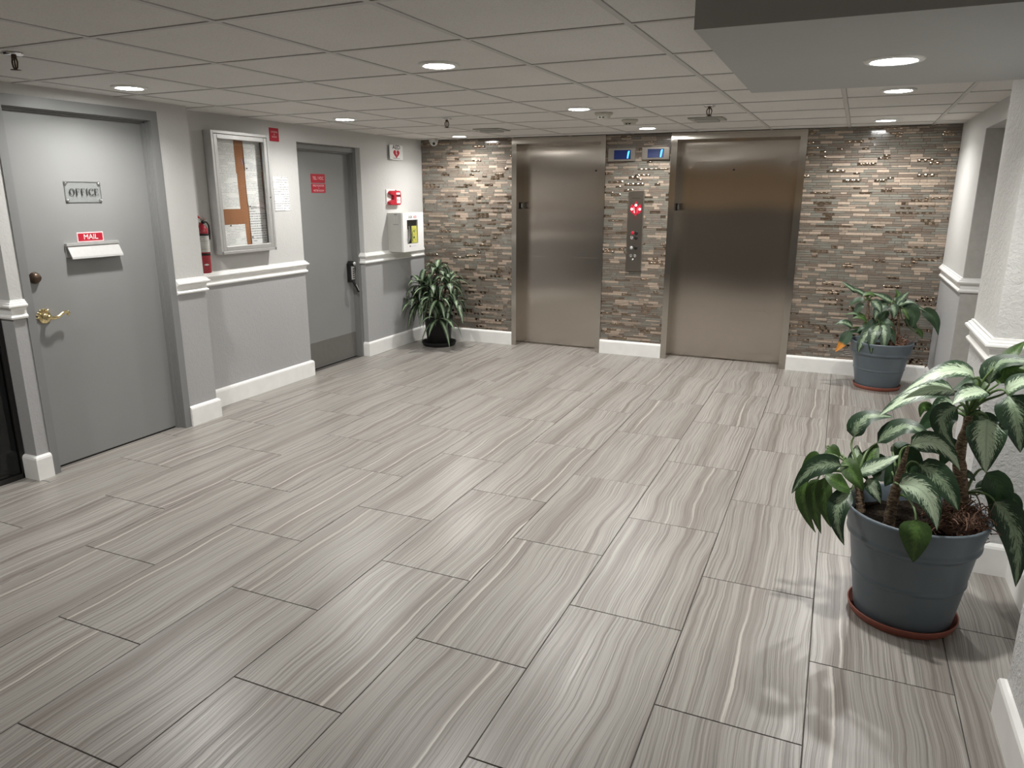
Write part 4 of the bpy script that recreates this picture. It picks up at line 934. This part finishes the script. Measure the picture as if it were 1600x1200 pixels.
LEAVES_FRONT=[
 ((0.902, 0.05, 0.826),(0.899, 0.03, 0.989),(0.807, -0.02, 1.017),(0.668, -0.06, 0.928),0.075,'v'),
 ((0.902, 0.05, 0.826),(0.843, 0.02, 0.933),(0.731, -0.04, 0.935),(0.598, -0.08, 0.834),0.085,'v'),
 ((0.902, 0.05, 0.826),(0.936, 0.0, 0.948),(0.877, -0.06, 0.951),(0.824, -0.1, 0.913),0.075,'v'),
 ((0.902, 0.05, 0.826),(0.856, 0.0, 0.879),(0.81, -0.04, 0.828),(0.863, -0.05, 0.74),0.08,'m'),
 ((0.902, 0.05, 0.826),(0.85, 0.05, 0.882),(0.813, 0.03, 0.858),(0.779, 0.03, 0.803),0.08,'v'),
 ((0.902, 0.05, 0.826),(0.782, 0.06, 0.846),(0.755, 0.05, 0.855),(0.749, 0.05, 0.814),0.035,'g'),
 ((0.902, 0.05, 0.826),(0.951, -0.02, 0.852),(0.951, -0.06, 0.781),(0.968, -0.05, 0.661),0.115,'v'),
 ((0.902, 0.05, 0.826),(1.001, -0.02, 0.946),(1.028, -0.06, 0.874),(1.059, -0.05, 0.752),0.105,'m'),
 ((0.902, 0.05, 0.826),(0.983, 0.06, 1.055),(1.013, 0.07, 1.088),(1.039, 0.07, 1.128),0.045,'g'),
 ((0.902, 0.05, 0.826),(0.951, 0.05, 0.966),(0.976, 0.04, 1.051),(1.103, -0.02, 1.062),0.07,'m'),
 ((0.902, 0.05, 0.826),(0.976, 0.04, 0.971),(1.028, 0.05, 1.026),(1.135, 0.0, 0.998),0.08,'g'),
 ((0.902, 0.05, 0.826),(0.996, 0.0, 0.952),(1.034, -0.04, 1.003),(1.107, -0.08, 1.014),0.075,'v'),
 ((0.902, 0.05, 0.826),(0.901, 0.06, 0.978),(0.878, 0.06, 0.956),(0.842, 0.06, 0.932),0.04,'d'),
 ((0.703, -0.03, 0.517),(0.728, 0.02, 0.706),(0.81, -0.03, 0.741),(0.889, -0.05, 0.658),0.075,'v'),
 ((0.563, 0.02, 0.545),(0.621, 0.1, 0.677),(0.708, 0.08, 0.762),(0.8, 0.06, 0.726),0.075,'m'),
 ((0.563, 0.02, 0.545),(0.534, 0.1, 0.689),(0.567, 0.1, 0.771),(0.668, 0.12, 0.784),0.075,'m'),
 ((0.563, 0.02, 0.545),(0.497, 0.0, 0.596),(0.401, -0.04, 0.587),(0.33, -0.05, 0.469),0.075,'m'),
 ((0.563, 0.02, 0.545),(0.423, 0.05, 0.608),(0.39, 0.04, 0.581),(0.352, 0.04, 0.523),0.06,'g'),
 ((0.563, 0.02, 0.545),(0.443, 0.08, 0.634),(0.462, 0.05, 0.616),(0.481, 0.04, 0.571),0.07,'g'),
 ((0.563, 0.02, 0.545),(0.384, 0.0, 0.512),(0.376, -0.02, 0.427),(0.434, -0.01, 0.301),0.055,'g'),
 ((0.563, 0.02, 0.545),(0.42, -0.01, 0.533),(0.416, -0.04, 0.442),(0.455, -0.03, 0.309),0.06,'g'),
 ((0.563, 0.02, 0.545),(0.445, -0.02, 0.546),(0.453, -0.05, 0.453),(0.487, -0.04, 0.348),0.06,'g'),
 ((0.563, 0.02, 0.545),(0.543, -0.05, 0.515),(0.5, -0.11, 0.446),(0.539, -0.12, 0.318),0.075,'m'),
 ((0.563, 0.02, 0.545),(0.538, -0.03, 0.517),(0.484, -0.07, 0.555),(0.443, -0.06, 0.574),0.07,'g'),
 ((0.563, 0.02, 0.545),(0.507, 0.04, 0.613),(0.546, -0.02, 0.573),(0.587, -0.04, 0.521),0.065,'g'),
 ((0.563, 0.02, 0.545),(0.552, 0.07, 0.583),(0.551, 0.09, 0.616),(0.55, 0.11, 0.656),0.055,'v'),
 ((0.563, 0.02, 0.545),(0.566, 0.05, 0.562),(0.601, 0.08, 0.622),(0.622, 0.11, 0.669),0.07,'g'),
 ((0.563, 0.02, 0.545),(0.564, 0.02, 0.573),(0.626, 0.0, 0.619),(0.697, 0.02, 0.665),0.06,'v'),
 ((0.703, -0.03, 0.517),(0.693, 0.1, 0.661),(0.742, 0.08, 0.614),(0.791, 0.06, 0.523),0.1,'d'),
 ((0.703, -0.03, 0.517),(0.695, -0.1, 0.589),(0.776, -0.17, 0.592),(0.823, -0.21, 0.477),0.095,'v'),
 ((0.703, -0.03, 0.517),(0.757, -0.03, 0.655),(0.839, -0.08, 0.611),(0.893, -0.11, 0.524),0.095,'m'),
 ((0.703, -0.03, 0.517),(0.753, -0.21, 0.505),(0.757, -0.235, 0.442),(0.762, -0.24, 0.353),0.095,'g'),
 ((0.933, 0.05, 0.526),(0.991, 0.06, 0.627),(1.04, 0.04, 0.549),(1.031, 0.04, 0.412),0.09,'d'),
 ((0.933, 0.05, 0.526),(1.065, 0.08, 0.545),(1.105, 0.08, 0.519),(1.125, 0.08, 0.468),0.04,'d'),
 ((0.933, 0.05, 0.526),(1.02, 0.0, 0.541),(1.092, -0.03, 0.44),(1.124, -0.04, 0.235),0.1,'m'),
 ((0.563, 0.02, 0.545),(0.601, 0.06, 0.537),(0.628, 0.04, 0.503),(0.656, 0.03, 0.452),0.055,'v'),
 ((0.563, 0.02, 0.545),(0.628, 0.12, 0.519),(0.653, 0.13, 0.55),(0.683, 0.14, 0.576),0.07,'d'),
 ((0.933, 0.05, 0.526),(0.902, 0.06, 0.61),(0.932, 0.05, 0.613),(0.96, 0.05, 0.59),0.035,'d'),
 ((0.703, -0.03, 0.517),(0.689, 0.12, 0.627),(0.717, 0.13, 0.66),(0.762, 0.13, 0.656),0.06,'d'),
 ((0.902, 0.05, 0.826),(0.942, 0.1, 0.855),(0.932, 0.12, 0.797),(0.899, 0.13, 0.739),0.07,'d'),
 ((0.703, -0.03, 0.517),(0.717, 0.06, 0.591),(0.687, 0.04, 0.575),(0.662, 0.04, 0.522),0.07,'d'),
 ((0.902, 0.05, 0.826),(0.845, 0.14, 0.832),(0.798, 0.15, 0.784),(0.756, 0.15, 0.723),0.06,'d'),
 ((0.902, 0.05, 0.826),(0.938, 0.08, 0.835),(0.984, 0.08, 0.796),(1.028, 0.07, 0.73),0.07,'m'),
 ((0.902, 0.05, 0.826),(0.901, 0.1, 0.88),(0.932, 0.12, 0.947),(0.982, 0.13, 0.975),0.06,'g'),
 ((0.703, -0.03, 0.517),(0.736, 0.02, 0.595),(0.774, 0.0, 0.588),(0.81, 0.0, 0.542),0.07,'d'),
 ((0.563, 0.02, 0.545),(0.593, 0.13, 0.546),(0.641, 0.15, 0.582),(0.689, 0.16, 0.531),0.07,'d'),
 ((0.933, 0.05, 0.526),(0.988, 0.1, 0.524),(1.025, 0.12, 0.554),(1.075, 0.12, 0.552),0.06,'d'),
 ((0.902, 0.05, 0.826),(0.891, 0.06, 0.734),(0.858, 0.05, 0.692),(0.842, 0.05, 0.627),0.06,'d'),
]
STEMS_FRONT=[
 ([(0.684, -0.05, 0.375),(0.69, -0.05, 0.522),(0.702, -0.04, 0.624),(0.715, -0.03, 0.72)],(0.022, 0.019, 0.013, 0.004)),
 ([(0.938, 0.05, 0.381),(0.921, 0.05, 0.537),(0.891, 0.04, 0.69),(0.906, 0.05, 0.844)],(0.026, 0.025, 0.022, 0.012)),
 ([(0.588, 0.0, 0.416),(0.577, 0.01, 0.478),(0.567, 0.02, 0.527),(0.561, 0.02, 0.561)],(0.018, 0.016, 0.013, 0.008)),
]
LEAVES_BACK=[
 ((0.681, 3.97, 0.746),(0.578, 3.95, 0.815),(0.523, 3.93, 0.858),(0.452, 3.92, 0.905),0.05,'m'),
 ((0.681, 3.97, 0.746),(0.651, 3.96, 0.79),(0.596, 3.94, 0.828),(0.544, 3.92, 0.844),0.055,'m'),
 ((0.681, 3.97, 0.746),(0.721, 3.98, 0.791),(0.674, 3.96, 0.808),(0.616, 3.93, 0.781),0.05,'g'),
 ((0.855, 3.97, 0.735),(0.864, 3.97, 0.741),(0.789, 3.95, 0.788),(0.701, 3.93, 0.818),0.07,'m'),
 ((0.855, 3.97, 0.735),(0.834, 3.95, 0.736),(0.764, 3.9, 0.689),(0.745, 3.88, 0.597),0.09,'m'),
 ((0.855, 3.97, 0.735),(0.86, 3.95, 0.727),(0.883, 3.92, 0.683),(0.886, 3.91, 0.614),0.075,'m'),
 ((0.855, 3.97, 0.735),(0.897, 3.98, 0.714),(0.937, 3.98, 0.782),(0.978, 3.98, 0.838),0.07,'m'),
 ((0.917, 3.97, 0.706),(0.945, 3.95, 0.699),(1.029, 3.92, 0.665),(1.029, 3.91, 0.542),0.115,'d'),
 ((0.917, 3.97, 0.706),(0.936, 3.97, 0.707),(1.018, 3.95, 0.731),(1.127, 3.93, 0.681),0.045,'m'),
 ((0.917, 3.97, 0.706),(1.088, 3.94, 0.699),(1.184, 3.92, 0.633),(1.233, 3.91, 0.498),0.085,'d'),
 ((0.917, 3.97, 0.706),(0.949, 3.93, 0.702),(0.976, 3.91, 0.663),(1.001, 3.9, 0.612),0.04,'g'),
 ((0.663, 3.93, 0.5),(0.58, 3.9, 0.515),(0.509, 3.87, 0.56),(0.44, 3.85, 0.541),0.07,'m'),
 ((0.663, 3.93, 0.5),(0.552, 3.88, 0.489),(0.526, 3.85, 0.407),(0.465, 3.84, 0.302),0.085,'o'),
 ((0.663, 3.93, 0.5),(0.704, 3.84, 0.468),(0.66, 3.78, 0.409),(0.645, 3.765, 0.321),0.07,'m'),
 ((0.787, 3.93, 0.548),(0.784, 3.88, 0.556),(0.741, 3.76, 0.474),(0.743, 3.74, 0.324),0.09,'m'),
 ((0.787, 3.93, 0.548),(0.812, 3.88, 0.569),(0.827, 3.77, 0.479),(0.834, 3.745, 0.336),0.09,'m'),
 ((0.787, 3.93, 0.548),(0.785, 3.92, 0.561),(0.839, 3.88, 0.587),(0.902, 3.87, 0.544),0.06,'d'),
 ((0.663, 3.93, 0.5),(0.672, 3.94, 0.6),(0.597, 3.92, 0.637),(0.498, 3.9, 0.622),0.035,'g'),
 ((0.663, 3.93, 0.5),(0.685, 3.93, 0.569),(0.63, 3.9, 0.608),(0.566, 3.88, 0.596),0.04,'g'),
 ((0.917, 3.97, 0.706),(1.055, 3.95, 0.515),(1.099, 3.95, 0.508),(1.125, 3.95, 0.449),0.05,'g'),
 ((0.663, 3.93, 0.5),(0.723, 3.9, 0.493),(0.669, 3.88, 0.525),(0.614, 3.86, 0.48),0.06,'d'),
 ((0.787, 3.93, 0.548),(0.753, 3.95, 0.587),(0.718, 3.93, 0.543),(0.683, 3.9, 0.49),0.06,'d'),
 ((0.681, 3.97, 0.746),(0.646, 4.0, 0.751),(0.587, 4.0, 0.737),(0.531, 3.98, 0.691),0.06,'d'),
 ((0.681, 3.97, 0.746),(0.705, 3.95, 0.75),(0.756, 3.9, 0.716),(0.784, 3.88, 0.644),0.07,'m'),
 ((0.681, 3.97, 0.746),(0.638, 3.96, 0.723),(0.604, 3.93, 0.669),(0.581, 3.92, 0.596),0.06,'d'),
 ((0.855, 3.97, 0.735),(0.883, 4.0, 0.754),(0.909, 4.02, 0.797),(0.874, 4.03, 0.849),0.05,'g'),
 ((0.855, 3.97, 0.735),(0.915, 3.96, 0.718),(0.967, 3.95, 0.755),(1.043, 3.94, 0.75),0.06,'m'),
 ((0.787, 3.93, 0.548),(0.819, 3.9, 0.517),(0.877, 3.84, 0.493),(0.913, 3.8, 0.415),0.07,'d'),
 ((0.787, 3.93, 0.548),(0.749, 3.9, 0.528),(0.684, 3.82, 0.47),(0.674, 3.78, 0.371),0.08,'m'),
 ((0.663, 3.93, 0.5),(0.677, 3.92, 0.463),(0.604, 3.9, 0.483),(0.526, 3.88, 0.447),0.05,'d'),
 ((0.917, 3.97, 0.706),(0.971, 4.0, 0.595),(1.033, 4.0, 0.566),(1.097, 3.99, 0.506),0.06,'d'),
 ((0.855, 3.97, 0.735),(0.845, 4.0, 0.664),(0.803, 4.0, 0.605),(0.771, 4.0, 0.536),0.07,'d'),
]
STEMS_BACK=[
 ([(0.689, 3.94, 0.404),(0.687, 3.95, 0.555),(0.686, 3.96, 0.653),(0.681, 3.97, 0.746)],(0.018, 0.016, 0.013, 0.008)),
 ([(0.801, 3.93, 0.426),(0.794, 3.93, 0.482),(0.789, 3.93, 0.526),(0.785, 3.93, 0.565)],(0.016, 0.014, 0.012, 0.008)),
 ([(0.92, 3.97, 0.44),(0.897, 3.97, 0.55),(0.876, 3.97, 0.637),(0.855, 3.97, 0.735)],(0.012, 0.011, 0.009, 0.006)),
 ([(0.949, 3.98, 0.441),(0.937, 3.98, 0.54),(0.927, 3.98, 0.622),(0.917, 3.97, 0.706)],(0.012, 0.011, 0.009, 0.006)),
]
# big plant
CX, CY = 0.78, 0.03
e = empty('potted_aglaonema', (CX, CY, 0), 'largest leafy plant with cream marbled leaves in slate blue pot, nearest viewer', 'potted plant', 'potted plants')
m = MB(); m.lathe([(0.0001, 0.001), (0.165, 0.001), (0.183, 0.008), (0.194, 0.034), (0.198, 0.036), (0.200, 0.032), (0.190, 0.004), (0.186, 0.0)], (CX, CY, 0), n=48)
m.lathe([(0.0001, 0.010), (0.180, 0.012), (0.192, 0.034)], (CX, CY, 0), n=48); m.obj('saucer', M['terracotta'], e)
pot(e, CX, CY, 0.25, 0.176, 0.445, 0.012, M['pot'])
soil(e, CX, CY, 0.231, 0.385)
roots(e, (0.915, 0.0, 0.435), 0.13, 320, 3)
aglaonema(e, LEAVES_FRONT, STEMS_FRONT)
# plant by the wide elevator
CX, CY = 0.825, 3.965
e = empty('potted_aglaonema', (CX, CY, 0), 'smaller leafy plant in slate blue pot against the mosaic wall, one leaf tip orange', 'potted plant', 'potted plants')
m = MB(); m.lathe([(0.0001, 0.001), (0.165, 0.001), (0.178, 0.006), (0.186, 0.030), (0.190, 0.032), (0.192, 0.030), (0.184, 0.004), (0.180, 0.0)], (CX, CY, 0), n=48)
m.lathe([(0.0001, 0.010), (0.175, 0.012), (0.186, 0.030)], (CX, CY, 0), n=48); m.obj('saucer', M['terracotta'], e)
pot(e, CX, CY, 0.25, 0.172, 0.40, 0.012, M['pot'])
soil(e, CX, CY, 0.231, 0.350)
roots(e, (0.94, 3.90, 0.395), 0.12, 200, 5)
aglaonema(e, LEAVES_BACK, STEMS_BACK)
# strap-leaved plant in the corner
CX, CY = -3.575, 3.985
e = empty('potted_dracaena', (CX, CY, 0), 'bushy plant with narrow striped leaves in black pot in the corner', 'potted plant', 'potted plants')
m = MB(); m.lathe([(0.0001, 0.001), (0.155, 0.001), (0.17, 0.006), (0.188, 0.045), (0.192, 0.046), (0.194, 0.042), (0.176, 0.003), (0.172, 0.0)], (CX, CY, 0), n=40); m.obj('saucer', M['black'], e)
m = MB(); m.lathe([(0.0001, 0.008), (0.125, 0.008), (0.128, 0.02), (0.155, 0.29), (0.160, 0.295), (0.163, 0.335), (0.160, 0.34), (0.150, 0.338), (0.146, 0.28)], (CX, CY, 0), n=40); m.obj('pot', M['black'], e)
soil(e, CX, CY, 0.146, 0.298)
HEADS = [((-3.57, 3.96, 0.84), (0.05, -0.1, 1), 8, 0.17), ((-3.74, 3.90, 0.68), (-0.5, -0.3, 0.8), 10, 0.22), ((-3.40, 3.92, 0.70), (0.6, -0.3, 0.75), 11, 0.24),
         ((-3.58, 3.84, 0.66), (0.0, -0.7, 0.7), 11, 0.22), ((-3.48, 4.06, 0.74), (0.3, 0.2, 0.9), 7, 0.2), ((-3.66, 3.86, 0.54), (-0.4, -0.8, 0.5), 10, 0.23), ((-3.48, 3.80, 0.54), (0.4, -0.8, 0.5), 10, 0.23),
         ((-3.46, 3.79, 0.33), (0.35, -0.8, 0.35), 8, 0.26), ((-3.78, 3.84, 0.48), (-0.7, -0.5, 0.3), 8, 0.22), ((-3.33, 3.93, 0.50), (0.9, -0.2, 0.4), 8, 0.22)]
rnd = random.Random(11)
for hp, hd, nl, LL in HEADS:
    hp = Vector(hp); hd = Vector(hd).normalized(); root = Vector((CX + (hp.x - CX) * 0.25, CY + (hp.y - CY) * 0.25, 0.29))
    m = MB(); m.tube(bez([root, root + Vector((0, 0, .15)), hp - hd * 0.12, hp], 10), [0.010 - 0.0004 * i for i in range(11)], 8); m.obj('stem', M['bark'], e)
    a, b = perp(hd)
    nl = int(nl * 1.35)
    for k in range(nl):
        t = 2 * math.pi * (k * 0.382 + rnd.random() * 0.06); up = 0.9 - 1.0 * k / nl
        out = (a * math.cos(t) + b * math.sin(t)); d = (out + hd * up).normalized(); L = LL * rnd.uniform(0.9, 1.25)
        base = hp - hd * 0.02 * (k / 3); mid = base + d * L * 0.52 + Vector((0, 0, 0.015)); dd = d.copy(); hz = Vector((d.x, d.y, 0))
        tip = base + d * L * 0.80 + hz * L * 0.08 - Vector((0, 0, L * (0.18 + 0.40 * (k / nl)) + 0.01))
        for q in (mid, tip):
            q.x = max(q.x, XL + 0.03); q.y = min(q.y, YW - 0.03); q.z = max(q.z, 0.03)
        sidev = d.cross(Vector((0, 0, 1))); hint = sidev.cross(d) if sidev.length > 0.1 else Vector((0, -1, 0.2))
        leaf_obj('leaf', base, mid, tip, rnd.uniform(0.068, 0.088), LM['s'], e, hint, 0.3, n=9)
